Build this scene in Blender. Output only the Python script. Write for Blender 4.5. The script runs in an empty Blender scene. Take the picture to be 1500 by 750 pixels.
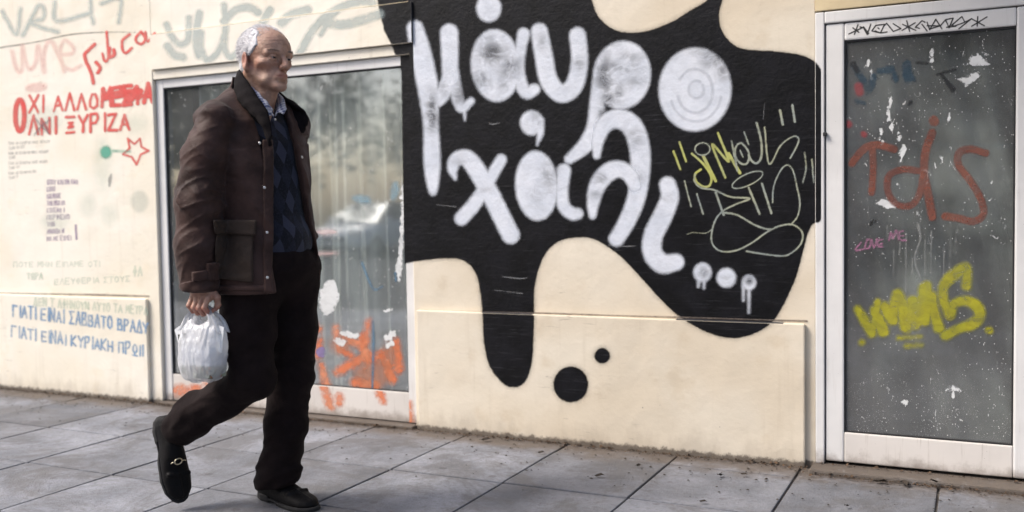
import bpy, bmesh, math, random
import numpy as np
from math import sin, cos, pi, radians, hypot
from mathutils import Vector, Matrix
random.seed(7)
S = bpy.context.scene
COL = S.collection

# ------------------------------------------------------------------ camera
FPX, YAW, PITCH, ROLL = 1405.57, radians(25.784), radians(2.6439), radians(-0.8906)
CAM = np.array([0.0, -3.890, 1.027])
Fv = np.array([-sin(YAW)*cos(PITCH), cos(YAW)*cos(PITCH), -sin(PITCH)])
R0 = np.array([cos(YAW), sin(YAW), 0.0]); U0 = np.cross(R0, Fv)
Rv = R0*cos(ROLL) + U0*sin(ROLL); Uv = -R0*sin(ROLL) + U0*cos(ROLL)
cd = bpy.data.cameras.new('camera'); cam = bpy.data.objects.new('camera', cd); COL.objects.link(cam)
cd.sensor_width = 36; cd.lens = FPX/1500*36; cd.clip_start = 0.05; cd.clip_end = 500
m = Matrix.Identity(4)
for i in range(3):
    m[i][0] = Rv[i]; m[i][1] = Uv[i]; m[i][2] = -Fv[i]; m[i][3] = CAM[i]
cam.matrix_world = m
cd.dof.use_dof = True; cd.dof.focus_distance = 3.5; cd.dof.aperture_fstop = 1.6
S.camera = cam
# ------------------------------------------------------------------ light
SUN_EL, SUN_DIR = radians(48), (-0.80, -0.60)      # azimuth: towards the sun
w = bpy.data.worlds.new('World'); S.world = w; w.use_nodes = True
nt = w.node_tree; bg = nt.nodes['Background']
sky = nt.nodes.new('ShaderNodeTexSky'); sky.sky_type = 'NISHITA'; sky.sun_disc = False
sky.sun_elevation = SUN_EL; sky.sun_rotation = math.atan2(SUN_DIR[0], SUN_DIR[1])
sky.air_density = 1.0; sky.dust_density = 4.0; sky.ozone_density = 1.0
nt.links.new(sky.outputs[0], bg.inputs[0]); bg.inputs[1].default_value = 0.15
ld = bpy.data.lights.new('sun', 'SUN'); sun = bpy.data.objects.new('sun', ld); COL.objects.link(sun)
ld.energy = 2.0; ld.angle = radians(18); ld.color = (1.0, 0.95, 0.88)
n_ = hypot(*SUN_DIR); sd_ = Vector((SUN_DIR[0]/n_*cos(SUN_EL), SUN_DIR[1]/n_*cos(SUN_EL), sin(SUN_EL)))
sun.rotation_euler = sd_.to_track_quat('Z', 'Y').to_euler(); sun.location = (-6, -8, 12)
vs = S.view_settings; vs.view_transform = 'Standard'; vs.look = 'None'; vs.exposure = 0.70; vs.gamma = 1
S.cycles.max_bounces = 6; S.cycles.transparent_max_bounces = 24

# ------------------------------------------------------------------ photo-space helpers (1500 x 750 px of the picture)
def ray(px, py): return Fv*FPX + Rv*(px-750) - Uv*(py-375)
def hw(px, py, y=0.0):
    r = ray(px, py); return CAM + r*((y-CAM[1])/r[1])
def hg(px, py, z=0.0):
    r = ray(px, py); return CAM + r*((z-CAM[2])/r[2])
def pj(P):
    v = np.asarray(P, float) - CAM; z = v @ Fv
    return 750 + FPX*(v @ Rv)/z, 375 - FPX*(v @ Uv)/z

# ------------------------------------------------------------------ objects
def link(o, parent=None):
    COL.objects.link(o)
    if parent is not None: o.parent = parent
    return o
def setm(o, mtl):
    o.data.materials.clear(); o.data.materials.append(mtl)
def mesh_obj(name, V, Fc, mtl, parent=None, smooth=False):
    me = bpy.data.meshes.new(name)
    me.from_pydata([tuple(map(float, v)) for v in V], [], [tuple(map(int, f)) for f in Fc]); me.update()
    if smooth: me.polygons.foreach_set('use_smooth', [True]*len(me.polygons))
    me.materials.append(mtl)
    return link(bpy.data.objects.new(name, me), parent)
def bm_obj(name, bm, mtl, parent=None, smooth=False):
    me = bpy.data.meshes.new(name); bm.normal_update(); bm.to_mesh(me); bm.free()
    if smooth: me.polygons.foreach_set('use_smooth', [True]*len(me.polygons))
    me.materials.append(mtl)
    return link(bpy.data.objects.new(name, me), parent)
def empty(name, loc, rz=0, parent=None):
    o = bpy.data.objects.new(name, None); link(o, parent); o.location = loc; o.rotation_euler = (0, 0, rz)
    o.empty_display_size = .1; return o
def tag(o, label=None, cat=None, group=None, kind=None):
    if label: o['label'] = label
    if cat: o['category'] = cat
    if group: o['group'] = group
    if kind: o['kind'] = kind
    return o
def bm_box(bm, x0, x1, y0, y1, z0, z1, bev=0.0, seg=1):
    vs_ = [bm.verts.new(c) for c in ((x0,y0,z0),(x1,y0,z0),(x1,y1,z0),(x0,y1,z0),(x0,y0,z1),(x1,y0,z1),(x1,y1,z1),(x0,y1,z1))]
    fs = [bm.faces.new([vs_[i] for i in f]) for f in ((0,3,2,1),(4,5,6,7),(0,1,5,4),(1,2,6,5),(2,3,7,6),(3,0,4,7))]
    if bev:
        es = list({e for f in fs for e in f.edges})
        bmesh.ops.bevel(bm, geom=es, offset=bev, segments=seg, affect='EDGES', profile=.6)
def box(name, x0, x1, y0, y1, z0, z1, mtl, parent=None, bev=0.003, seg=2):
    bm = bmesh.new(); bm_box(bm, x0, x1, y0, y1, z0, z1, bev, seg); return bm_obj(name, bm, mtl, parent)
def prism(name, quad, yf, yb, mtl, parent=None, bev=0.003):
    """quad: four (x,z) corners tl,tr,br,bl; solid between planes y=yf (front) and y=yb."""
    bm = bmesh.new()
    a = [bm.verts.new((x, yf, z)) for x, z in quad]; b = [bm.verts.new((x, yb, z)) for x, z in quad]
    bm.faces.new(a[::-1]); bm.faces.new(b)
    for i in range(4): bm.faces.new((a[i], a[(i+1) % 4], b[(i+1) % 4], b[i]))
    bmesh.ops.recalc_face_normals(bm, faces=bm.faces[:])
    if bev: bmesh.ops.bevel(bm, geom=bm.edges[:], offset=bev, segments=2, affect='EDGES', profile=.6)
    return bm_obj(name, bm, mtl, parent)
def tube(bm, pts, rad, seg=8, cap=True):
    pts = [Vector(p) for p in pts]; n = len(pts)
    if not hasattr(rad, '__len__'): rad = [rad]*n
    rings = []; up = Vector((0, 0, 1))
    for i, p in enumerate(pts):
        t = (pts[min(i+1, n-1)] - pts[max(i-1, 0)]).normalized()
        s = t.cross(up)
        if s.length < .05: s = t.cross(Vector((0, 1, 0)))
        s.normalize(); u = s.cross(t)
        rings.append([bm.verts.new(p + (s*cos(2*pi*k/seg) + u*sin(2*pi*k/seg))*rad[i]) for k in range(seg)])
    for i in range(n-1):
        for k in range(seg):
            bm.faces.new((rings[i][k], rings[i][(k+1) % seg], rings[i+1][(k+1) % seg], rings[i+1][k]))
    if cap: bm.faces.new(rings[0][::-1]); bm.faces.new(rings[-1])

# ------------------------------------------------------------------ materials
class NT:
    def __init__(s, name):
        s.m = bpy.data.materials.new(name); s.m.use_nodes = True; s.t = s.m.node_tree
        s.b = s.t.nodes['Principled BSDF']; s.out = s.t.nodes['Material Output']
    def n(s, typ, **kw):
        nd = s.t.nodes.new('ShaderNode'+typ)
        for k, v in kw.items(): setattr(nd, k, v)
        return nd
    def l(s, a, b): s.t.links.new(a, b)
    def val(s, sock, v):
        if hasattr(v, 'is_linked') or hasattr(v, 'links'): s.l(v, sock)
        else:
            if isinstance(v, tuple) and len(v) == 3 and sock.type == 'RGBA': v = v + (1,)
            sock.default_value = v
    def coord(s, kind='Object'):
        if kind == 'World': return s.n('NewGeometry').outputs['Position']
        return s.n('TexCoord').outputs[kind]
    def mapv(s, vec, scale=(1,1,1), loc=(0,0,0), rot=(0,0,0)):
        nd = s.n('Mapping'); s.l(vec, nd.inputs[0]); nd.inputs['Scale'].default_value = scale
        nd.inputs['Location'].default_value = loc; nd.inputs['Rotation'].default_value = rot; return nd.outputs[0]
    def noise(s, vec, scale=5, detail=4, rough=.5, dist=0):
        nd = s.n('TexNoise'); s.l(vec, nd.inputs['Vector']); nd.inputs['Scale'].default_value = scale
        nd.inputs['Detail'].default_value = detail; nd.inputs['Roughness'].default_value = rough; nd.inputs['Distortion'].default_value = dist
        return nd.outputs[0]
    def voro(s, vec, scale=5, feature='F1', out='Distance', rnd=1):
        nd = s.n('TexVoronoi', feature=feature); s.l(vec, nd.inputs['Vector']); nd.inputs['Scale'].default_value = scale
        nd.inputs['Randomness'].default_value = rnd
        return nd.outputs[out]
    def ramp(s, f, a, b, c0=0., c1=1.):
        nd = s.n('MapRange', interpolation_type='SMOOTHSTEP'); s.l(f, nd.inputs[0])
        nd.inputs[1].default_value = a; nd.inputs[2].default_value = b; nd.inputs[3].default_value = c0; nd.inputs[4].default_value = c1
        return nd.outputs[0]
    def mix(s, f, a, b):
        nd = s.n('Mix', data_type='RGBA'); s.val(nd.inputs[0], f); s.val(nd.inputs[6], a); s.val(nd.inputs[7], b); return nd.outputs[2]
    def math(s, op, a, b=0., c=None, clamp=False):
        nd = s.n('Math', operation=op, use_clamp=clamp); s.val(nd.inputs[0], a); s.val(nd.inputs[1], b)
        if c is not None: s.val(nd.inputs[2], c)
        return nd.outputs[0]
    def sep(s, vec):
        nd = s.n('SeparateXYZ'); s.l(vec, nd.inputs[0]); return nd.outputs
    def attr(s, name):
        return s.n('Attribute', attribute_name=name).outputs['Fac']
    def bump(s, h, strength=.3, dist=.01, normal=None):
        nd = s.n('Bump'); s.l(h, nd.inputs['Height']); nd.inputs['Strength'].default_value = strength; nd.inputs['Distance'].default_value = dist
        if normal is not None: s.l(normal, nd.inputs['Normal'])
        return nd.outputs[0]
    def set(s, col=None, rough=None, normal=None, **kw):
        if col is not None: s.val(s.b.inputs['Base Color'], col)
        if rough is not None: s.val(s.b.inputs['Roughness'], rough)
        if normal is not None: s.l(normal, s.b.inputs['Normal'])
        for k, v in kw.items(): s.val(s.b.inputs[k.replace('_', ' ')], v)
        return s.m

def simple(name, col, rough=.6, var=.15, scale=20, bump=0.0, bscale=60, **kw):
    t = NT(name); c = t.coord('Object')
    f = t.noise(c, scale, 5, .6)
    dark = tuple(v*(1-var) for v in col); lite = tuple(min(1, v*(1+var)) for v in col)
    cc = t.mix(t.ramp(f, .3, .7), dark, lite)
    nrm = t.bump(t.noise(c, bscale, 5, .6), bump, .01) if bump else None
    return t.set(cc, rough, nrm, **kw)

def plaster(name, col, light, tan, tint_scale=.9):
    t = NT(name); p = t.coord('World')
    big = t.noise(t.mapv(p, (1, 1, 1.3)), 1.1, 3, .55, .4)
    c = t.mix(t.ramp(big, .38, .62), col, light)
    mid = t.noise(p, 5, 5, .6)
    c = t.mix(t.ramp(mid, .56, .72, 0, .45), c, tan)
    xyz = t.sep(p)
    # splash dirt and grime close to the pavement, ragged upper edge
    g = t.noise(t.mapv(p, (1, 1, .35)), 9, 6, .65)
    h = t.math('ADD', xyz[2], t.math('MULTIPLY', g, -.30))
    c = t.mix(t.ramp(h, -.04, -.15, 0, .28), c, (.25, .20, .15))
    h2 = t.math('ADD', xyz[2], t.math('MULTIPLY', t.noise(p, 38, 6, .7), -.055))
    c = t.mix(t.ramp(h2, .004, -.014, 0, .9), c, (.09, .07, .055))
    # scuffs (stretched sideways) and small dark flecks
    sc = t.noise(t.mapv(p, (1.2, 1, 9)), 7, 6, .7, .5)
    m2 = t.ramp(t.noise(p, 1.7, 2, .5), .5, .62)
    c = t.mix(t.math('MULTIPLY', t.ramp(sc, .60, .70, 0, .45), m2), c, (.22, .18, .14))
    fl = t.ramp(t.voro(t.mapv(p, (1, 1, .6)), 26), .055, .03)
    fm = t.ramp(t.noise(p, 3, 2), .56, .62)
    c = t.mix(t.math('MULTIPLY', fl, fm), c, (.12, .10, .09))
    # vertical weather streaks
    st = t.noise(t.mapv(p, (9, 9, .5)), 3, 4, .6)
    c = t.mix(t.ramp(st, .55, .75, 0, .16), c, (.42, .34, .24))
    # relief: trowel waves, render grain, small pits
    b1 = t.bump(t.noise(p, 6, 3, .5), .32, .02)
    b2 = t.bump(t.noise(t.mapv(p, (1, 1, 1)), 45, 6, .65), .24, .006, b1)
    b3 = t.bump(t.ramp(t.voro(p, 38), .0, .12), .10, .003, b2)
    return t.set(c, .75, b3)
M = {}
M['wall_cream'] = plaster('cream_plaster', (.65, .565, .44), (.71, .64, .525), (.57, .47, .335))
M['wall_pale_lit'] = plaster('pale_lit_plaster', (.80, .735, .605), (.85, .80, .70), (.77, .67, .50))  # paler than the cream: the left's stronger light is partly put into colour
M['wall_tan'] = plaster('tan_plaster', (.62, .50, .30), (.70, .58, .38), (.55, .40, .22))

def white_metal(name, col=(.74, .73, .72), dirt=.5):
    t = NT(name); p = t.coord('World')
    c = t.mix(t.ramp(t.noise(p, 3, 4, .6), .35, .7), col, tuple(v*.88 for v in col))
    fl = t.ramp(t.voro(p, 60), .10, .04); fm = t.ramp(t.noise(p, 6, 2), .50, .60)
    c = t.mix(t.math('MULTIPLY', t.math('MULTIPLY', fl, fm), dirt), c, (.12, .10, .09))
    st = t.noise(t.mapv(p, (30, 30, 2)), 2, 4, .6)
    c = t.mix(t.ramp(st, .56, .78, 0, .28*dirt*2), c, (.35, .30, .26))
    z = t.sep(p)[2]; g = t.noise(p, 14, 5, .7)
    c = t.mix(t.ramp(t.math('ADD', z, t.math('MULTIPLY', g, -.12)), .02, -.05, 0, .75), c, (.2, .16, .13))
    return t.set(c, t.ramp(t.noise(p, 8, 4), .3, .7, .32, .5), t.bump(t.noise(p, 90, 3), .05, .003))
M['metal'] = white_metal('white_aluminium')
M['metal_dirty'] = white_metal('dirty_white_metal', (.70, .66, .62), .9)
M['gasket'] = simple('black_rubber', (.015, .015, .016), .6)
M['dark'] = simple('dark_interior', (.03, .03, .032), .9)

def paving(name, col, lite):
    t = NT(name); p = t.coord('World'); r = t.n('ObjectInfo').outputs['Random']
    c = t.mix(t.ramp(t.noise(p, 3.2, 6, .62), .3, .7), col, lite)
    nd = t.n('HueSaturation'); t.l(c, nd.inputs['Color']); t.l(t.math('MULTIPLY_ADD', r, .6, .70), nd.inputs['Value']); c = nd.outputs[0]
    c = t.mix(t.ramp(t.noise(p, 55, 4, .7), .42, .72, 0, .35), c, tuple(v*.55 for v in col))
    st = t.ramp(t.noise(p, 1.9, 6, .78, .6), .44, .60, 0, .62)
    c = t.mix(st, c, (.088, .083, .082))
    gum = t.ramp(t.voro(t.mapv(p, (1, 1, .01)), 6.5), .13, .09); gm = t.ramp(t.noise(p, 2.2, 1), .46, .52)
    c = t.mix(t.math('MULTIPLY', t.math('MULTIPLY', gum, gm), .6), c, (.07, .065, .07))
    sp = t.ramp(t.voro(t.mapv(p, (1, 1.7, .01)), 17), .10, .055); sm = t.ramp(t.noise(t.mapv(p, loc=(3, 1, 0)), 3, 2), .46, .54)
    c = t.mix(t.math('MULTIPLY', t.math('MULTIPLY', sp, sm), .7), c, (.05, .042, .04))
    # earth gathered along the foot of the wall
    y = t.sep(p)[1]; g = t.noise(p, 6, 6, .7)
    e = t.ramp(t.math('ADD', y, t.math('MULTIPLY', g, .40)), -.09, .13, 0, .9)
    c = t.mix(e, c, (.10, .078, .06))
    wn = t.noise(p, 24, 5, .7); c = t.mix(t.ramp(wn, .5, .75, 0, .4), c, (.085, .08, .08)); c = t.mix(t.ramp(wn, .42, .25, 0, .35), c, (.34, .34, .37))
    pr = t.math('ADD', t.noise(p, 120, 4, .7), t.math('MULTIPLY', t.noise(p, 14, 4, .6), 1.2))
    b = t.bump(pr, .6, .008)
    return t.set(c, t.ramp(t.noise(p, 5, 4), .3, .7, .62, .85), b)
M['slab'] = paving('concrete_slab', (.140, .147, .168), (.255, .264, .298))
M['slab_edge'] = paving('concrete_threshold', (.19, .175, .17), (.28, .265, .26))
t = NT('joint_sand'); p = t.coord('World')
M['joint'] = t.set(t.mix(t.ramp(t.noise(p, 30, 5, .7), .35, .65), (.06, .055, .052), (.17, .15, .13)), .95, t.bump(t.noise(p, 150, 3), .5, .004))
t = NT('asphalt'); p = t.coord('World')
M['asphalt'] = t.set(t.mix(t.ramp(t.noise(p, 60, 5, .7), .35, .65), (.035, .035, .037), (.07, .07, .072)), .9, t.bump(t.noise(p, 150, 3), .4, .006))
# ------------------------------------------------------------------ ground
ground = box('ground', -60, 60, -60, 30, -.60, -.20, M['asphalt'], bev=0); tag(ground, kind='structure')
pavement = box('pavement', -16, 8, -4.56, .0, -.21, -.012, M['joint'], bev=0); tag(pavement, kind='structure')
kerb = box('kerb', -16, 8, -4.70, -4.565, -.25, .0, M['slab_edge'], bev=.01); tag(kerb, kind='structure')
road = box('road', -60, 60, -21.0, -4.705, -.2, -.13, M['asphalt'], bev=0); tag(road, kind='structure')
far_pavement = box('far_pavement', -60, 60, -40.0, -21.005, -.2, .0, M['slab_edge'], bev=0); tag(far_pavement, kind='structure')
SL = .4995
bm = bmesh.new(); bm_box(bm, -SL/2+.0045, SL/2-.0045, -SL/2+.0045, SL/2-.0045, -.045, 0, .004, 2)
slab0 = bm_obj('paving_slab', bm, M['slab'], pavement)
bm = bmesh.new(); bm_box(bm, -SL/2+.0045, SL/2-.0045, -.0795, .0795, -.045, 0, .004, 2)
cut0 = bm_obj('cut_slab', bm, M['slab'], pavement)
rs = random.Random(3); first = True; firstc = True
for j in range(9):
    for i in range(-17, 5):
        x = -.613 + SL*(i+.5); y = -.668 - SL*(j-1+.5)
        if j == 0: y = -.668 + SL*.5
        o = slab0 if first else slab0.copy()
        if not first: link(o, pavement)
        first = False
        o.location = (x, y, rs.uniform(-.0025, .0015)); o.rotation_euler = (rs.uniform(-.003, .003), rs.uniform(-.003, .003), rs.uniform(-.002, .002))
for i in range(-17, 5):
    o = cut0 if firstc else cut0.copy()
    if not firstc: link(o, pavement)
    firstc = False
    o.location = (-.613+SL*(i+.5), -.0885, rs.uniform(-.003, .0)); o.rotation_euler = (rs.uniform(-.004, .004), 0, 0)

# ------------------------------------------------------------------ the building
B = empty('shop_building', (-2.4, 0, 0))
shift(box('added_shade_slab', -1.3, 3.9, -1.25, -.001, 3.0, 3.16, M['wall_tan'], bev=.01)) if False else None
tag(B, 'cream plastered street front covered in graffiti with a shop window and a glazed door', 'building')
def bl(o): # parent to the building keeping world coordinates
    o.parent = B; o.location = (o.location[0]+2.4, o.location[1], o.location[2]); return o
BO = bpy.data.objects
class PB: pass
def part(o, sub=None):
    return o
# all building meshes are written in world coordinates: shift the parented ones by the Empty's location
def shift(o, par=B):
    o.parent = par
    if par is B: o.matrix_parent_inverse = Matrix.Translation((2.4, 0, 0))
    return o
ZT = 3.7
WXL, WXR = -4.035, -2.400      # window opening
DXL, DXR = -.562, .235         # door opening
shift(box('left_wall', -9, WXL, 0, .30, -.1, ZT, M['wall_pale_lit'], bev=.004))
shift(box('main_wall', WXR, DXL, 0, .30, -.1, ZT, M['wall_cream'], bev=.004))
shift(box('right_wall', DXR, 4, 0, .30, -.1, ZT, M['wall_cream'], bev=.004))
shift(box('upper_wall', WXL+.001, WXR-.001, .001, .30, 2.019, ZT, M['wall_pale_lit'], bev=.0012))
shift(box('shutter_box', WXL+.004, WXR+.024, -.012, .20, 1.826, 2.013, M['wall_pale_lit'], bev=.0012))
shift(box('lintel_band', WXL+.001, WXR-.001, .004, .30, 1.776, 1.8215, M['wall_pale_lit'], bev=.001))
shift(box('door_lintel', DXL+.001, DXR-.001, -.004, .30, 1.781, ZT, M['wall_tan'], bev=.003))
shift(box('plinth_panel', -9, -4.115, -.022, -.0005, -.1, .577, M['wall_pale_lit'], bev=.006))
shift(box('plinth_panel', -2.377, -.600, -.022, -.0005, -.1, .569, M['wall_cream'], bev=.006))
shift(box('wall_back', -9, 4, .60, .62, -.1, ZT, M['dark'], bev=0))
shift(box('roof_slab', -9, 4, .30, .60, 2.3, ZT, M['dark'], bev=0))
shift(box('inner_floor', -9, 4, .302, .60, -.1, -.02, M['dark'], bev=0))
shift(box('window_sill', WXL+.002, WXR-.002, -.035, .22, -.06, .014, M['slab_edge'], bev=.006))
shift(box('door_step', DXL-.01, DXR, -.105, .22, -.06, .018, M['slab_edge'], bev=.008))

shift(box('added_shade_slab', -1.1, 3.9, -1.30, -.006, 2.95, 3.12, M['wall_tan'], bev=.01))  # unseen slab added overhead to dim the light on the right
# window: outer frame, pane, lower rail, curtain
def joined_bars(name, bars, mtl, parent=None, bev=.003):
    bm = bmesh.new()
    for b_ in bars: bm_box(bm, *b_, bev, 2)
    return bm_obj(name, bm, mtl, parent)
wx0, wx1 = -4.030, -2.403; z0, z1 = .018, 1.773
win = shift(joined_bars('shop_window', [(wx0, wx0+.050, .020, .085, z0, z1), (wx1-.050, wx1, .020, .085, z0, z1),
                                   (wx0+.0505, wx1-.0505, .0205, .085, z1-.046, z1)], M['metal']))
def sub(o, p): o.parent = p; o.matrix_parent_inverse = Matrix.Translation((2.4, 0, 0)) @ Matrix.Identity(4) if False else Matrix.Identity(4); return o
gi = .050
sub(box('bottom_rail', wx0+gi+.001, wx1-gi-.001, .024, .085, z0, .163, M['metal_dirty'], bev=.004), win)
g_ = joined_bars('gasket', [(wx0+gi, wx0+gi+.006, .028, .05, .163, z1-.046), (wx1-gi-.006, wx1-gi, .028, .05, .163, z1-.046),
                        (wx0+gi+.0062, wx1-gi-.0062, .0285, .05, z1-.053, z1-.046), (wx0+gi+.0062, wx1-gi-.0062, .0285, .05, .1635, .168)], M['gasket'], bev=0)
sub(g_, win)

def glass(name, film, film_amt, tint=(.82, .85, .84), refl=.25, specks=1.0, speck_scale=1.0, zl=None, seed=0.):
    """dirty shop glass: clear pane that mirrors the street, with a dust film and splashes of white paint on it"""
    t = NT(name); p = t.mapv(t.coord('World'), loc=(seed, 0, seed*.7)); tr = t.n('BsdfTransparent'); tr.inputs[0].default_value = tint + (1,)
    gl = t.n('BsdfGlossy'); gl.inputs['Roughness'].default_value = .035; gl.inputs[0].default_value = (.9, .93, .95, 1)
    nb = t.bump(t.noise(p, 2.5, 2), .035, .02); t.l(nb, gl.inputs['Normal'])
    fr = t.n('Fresnel'); fr.inputs[0].default_value = 1.5
    ff = t.math('SUBTRACT', 1., t.n('NewGeometry').outputs['Backfacing'])     # one coat of dust, on the street side
    f = t.math('MULTIPLY', t.math('ADD', t.math('MULTIPLY', fr.outputs[0], 1.3, clamp=True), refl, clamp=True), ff)
    m1 = t.n('MixShader'); t.l(f, m1.inputs[0]); t.l(tr.outputs[0], m1.inputs[1]); t.l(gl.outputs[0], m1.inputs[2])
    df = t.n('BsdfDiffuse'); df.inputs[0].default_value = film + (1,)
    dust = t.math('MULTIPLY', t.ramp(t.noise(t.mapv(p, (1, 1, .6)), 3, 5, .6), .2, .8, .35, 1.), film_amt)
    z = t.sep(t.coord('World'))[2]
    dust = t.math('ADD', dust, t.ramp(z, .75, .1, 0, .30*film_amt), clamp=True)
    m2 = t.n('MixShader'); t.l(t.math('MULTIPLY', dust, ff), m2.inputs[0]); t.l(m1.outputs[0], m2.inputs[1]); t.l(df.outputs[0], m2.inputs[2])
    # splashes
    s1 = t.ramp(t.voro(t.mapv(t.n('VectorMath', operation='ADD').outputs[0] if False else p, (1, 1, .8)), 42*speck_scale), .16, .08)
    s1 = t.math('MULTIPLY', s1, t.ramp(t.noise(p, 4.2, 4, .7), .44, .52))
    s2 = t.ramp(t.noise(t.mapv(p, (1, 1, .38)), 20*speck_scale, 5, .72, 1.2), .635, .675)
    s2 = t.math('MULTIPLY', s2, t.ramp(t.noise(p, 1.9, 3, .6), .42, .54))
    low = t.math('MULTIPLY', t.ramp(t.voro(p, 95*speck_scale), .20, .10), t.math('MULTIPLY', t.ramp(z, .62, .22, 0, 1), t.ramp(t.noise(p, 13, 3, .7), .45, .55)))
    sp = t.math('MAXIMUM', t.math('MAXIMUM', s1, s2), t.math('MULTIPLY', low, .65))
    sp = t.math('MULTIPLY', sp, specks, clamp=True)
    wd = t.n('BsdfDiffuse'); wd.inputs[0].default_value = (.62, .62, .61, 1)
    m3 = t.n('MixShader'); t.l(t.math('MULTIPLY', sp, ff), m3.inputs[0]); t.l(m2.outputs[0], m3.inputs[1]); t.l(wd.outputs[0], m3.inputs[2])
    t.l(m3.outputs[0], t.out.inputs['Surface']); return t.m
M['win_glass'] = glass('window_glass', (.40, .41, .41), .20, refl=.27, specks=.8, seed=.4)
M['door_glass'] = glass('door_glass', (.26, .26, .26), .34, refl=.03, specks=1.0, speck_scale=1.9, seed=2.3)
pane = sub(box('pane', wx0+gi, wx1-gi, .036, .042, .163, z1-.046, M['win_glass'], bev=0), win)
# curtain with uneven pleats
def cloth_sheet(name, x0, x1, z0, z1, y, fn, mtl, nx=420, nz=30):
    V = []; Fc = []
    for j in range(nz+1):
        for i in range(nx+1):
            x = x0+(x1-x0)*i/nx; z = z0+(z1-z0)*j/nz
            V.append((x, y+fn(x, z), z))
    for j in range(nz):
        for i in range(nx):
            a = j*(nx+1)+i; Fc.append((a, a+1, a+nx+2, a+nx+1))
    return mesh_obj(name, V, Fc, mtl, None, True)
def pleat(x, z):
    return (.022+.012*sin(x*9+1))*sin(x*46+3.0*sin(x*5.3)+.4*sin(z*1.7+x*3)) + .010*sin(x*101+2*sin(x*11)+z*.8) + .010*sin(x*13+z)
t = NT('grey_curtain'); p = t.coord('World')
cc = t.mix(t.ramp(t.noise(t.mapv(p, (6, 1, .4)), 3, 3, .5), .3, .7), (.52, .535, .53), (.88, .89, .88))
M['curtain'] = t.set(cc, .85)
sub(cloth_sheet('curtain', wx0+.25, wx1-.01, .02, z1-.04, .095, pleat, M['curtain']), win)

# door: jamb, leaf, pane, plastic sheet behind the pane
jz = 1.776
door = shift(joined_bars('glazed_door', [(DXL, DXL+.034, -.004, .10, .018, jz), (DXR-.034, DXR, -.004, .10, .018, jz),
                                    (DXL+.0345, DXR-.0345, -.0035, .10, jz-.044, jz)], M['metal'], bev=.005))
lx0, lx1 = DXL+.038, DXR-.038; lz0, lz1 = .030, jz-.048
sub(joined_bars('leaf_frame', [(lx0, lx0+.068, .004, .06, lz0, lz1), (lx1-.068, lx1, .004, .06, lz0, lz1),
                           (lx0+.0685, lx1-.0685, .0045, .06, lz1-.066, lz1)], M['metal'], bev=.007), door)
sub(box('bottom_rail', lx0+.0685, lx1-.0685, .006, .058, lz0, .147, M['metal_dirty'], bev=.005), door)
px0, px1, pz0, pz1 = lx0+.068, lx1-.068, .147, lz1-.066
sub(joined_bars('gasket', [(px0, px0+.006, .012, .03, pz0, pz1), (px1-.006, px1, .012, .03, pz0, pz1),
                       (px0+.0062, px1-.0062, .0125, .03, pz1-.007, pz1), (px0+.0062, px1-.0062, .0125, .03, pz0, pz0+.006)], M['gasket'], bev=0), door)
sub(box('pane', px0, px1, .018, .024, pz0, pz1, M['door_glass'], bev=0), door)
def crumple(x, z):
    u = x*.8+z*.45
    return .016*sin(u*17+2*sin(z*2.2)) + .010*sin(x*29+z*6+2*sin(x*5)) + .014*sin(z*5-x*9) + .006*sin(x*60+z*15)
t = NT('grey_plastic_sheet'); p = t.coord('World')
M['sheet'] = t.set(t.mix(t.ramp(t.noise(p, 3, 4, .5), .3, .7), (.09, .09, .09), (.50, .495, .49)), .42, t.bump(t.noise(t.mapv(p, (2, 1, .8)), 8, 4, .6), .3, .02))
sub(cloth_sheet('plastic_sheet', px0-.02, px1+.02, .03, lz1, .105, crumple, M['sheet'], 120, 160), door)
sub(box('hinge', DXL+.030, DXL+.044, -.012, .004, 1.30, 1.315, M['gasket'], bev=.003), door)

# ------------------------------------------------------------------ graffiti
def crom(pts, n=6):
    P = [np.array(p, float) for p in pts]
    if len(P) < 3: return np.array(P)
    P = [2*P[0]-P[1]] + P + [2*P[-1]-P[-2]]; out = []
    for i in range(1, len(P)-2):
        for k in range(n):
            t_ = k/n; a, b, c, d = P[i-1:i+3]
            out.append(.5*((2*b)+(-a+c)*t_+(2*a-5*b+4*c-d)*t_*t_+(-a+3*b-3*c+d)*t_**3))
    out.append(P[-2]); return np.array(out)
def sd_poly(X, Y, pts):
    d = np.full(X.shape, 1e9); ins = np.zeros(X.shape, bool); n = len(pts)
    for i in range(n):
        x0, y0 = pts[i][:2]; x1, y1 = pts[(i+1) % n][:2]
        dx, dy = x1-x0, y1-y0; L = dx*dx+dy*dy+1e-9
        t_ = np.clip(((X-x0)*dx+(Y-y0)*dy)/L, 0, 1)
        d = np.minimum(d, np.hypot(X-x0-t_*dx, Y-y0-t_*dy))
        c = (y0 > Y) != (y1 > Y)
        if dy: ins ^= c & (X < x0+(Y-y0)*dx/dy)
    return np.where(ins, -d, d)
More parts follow.
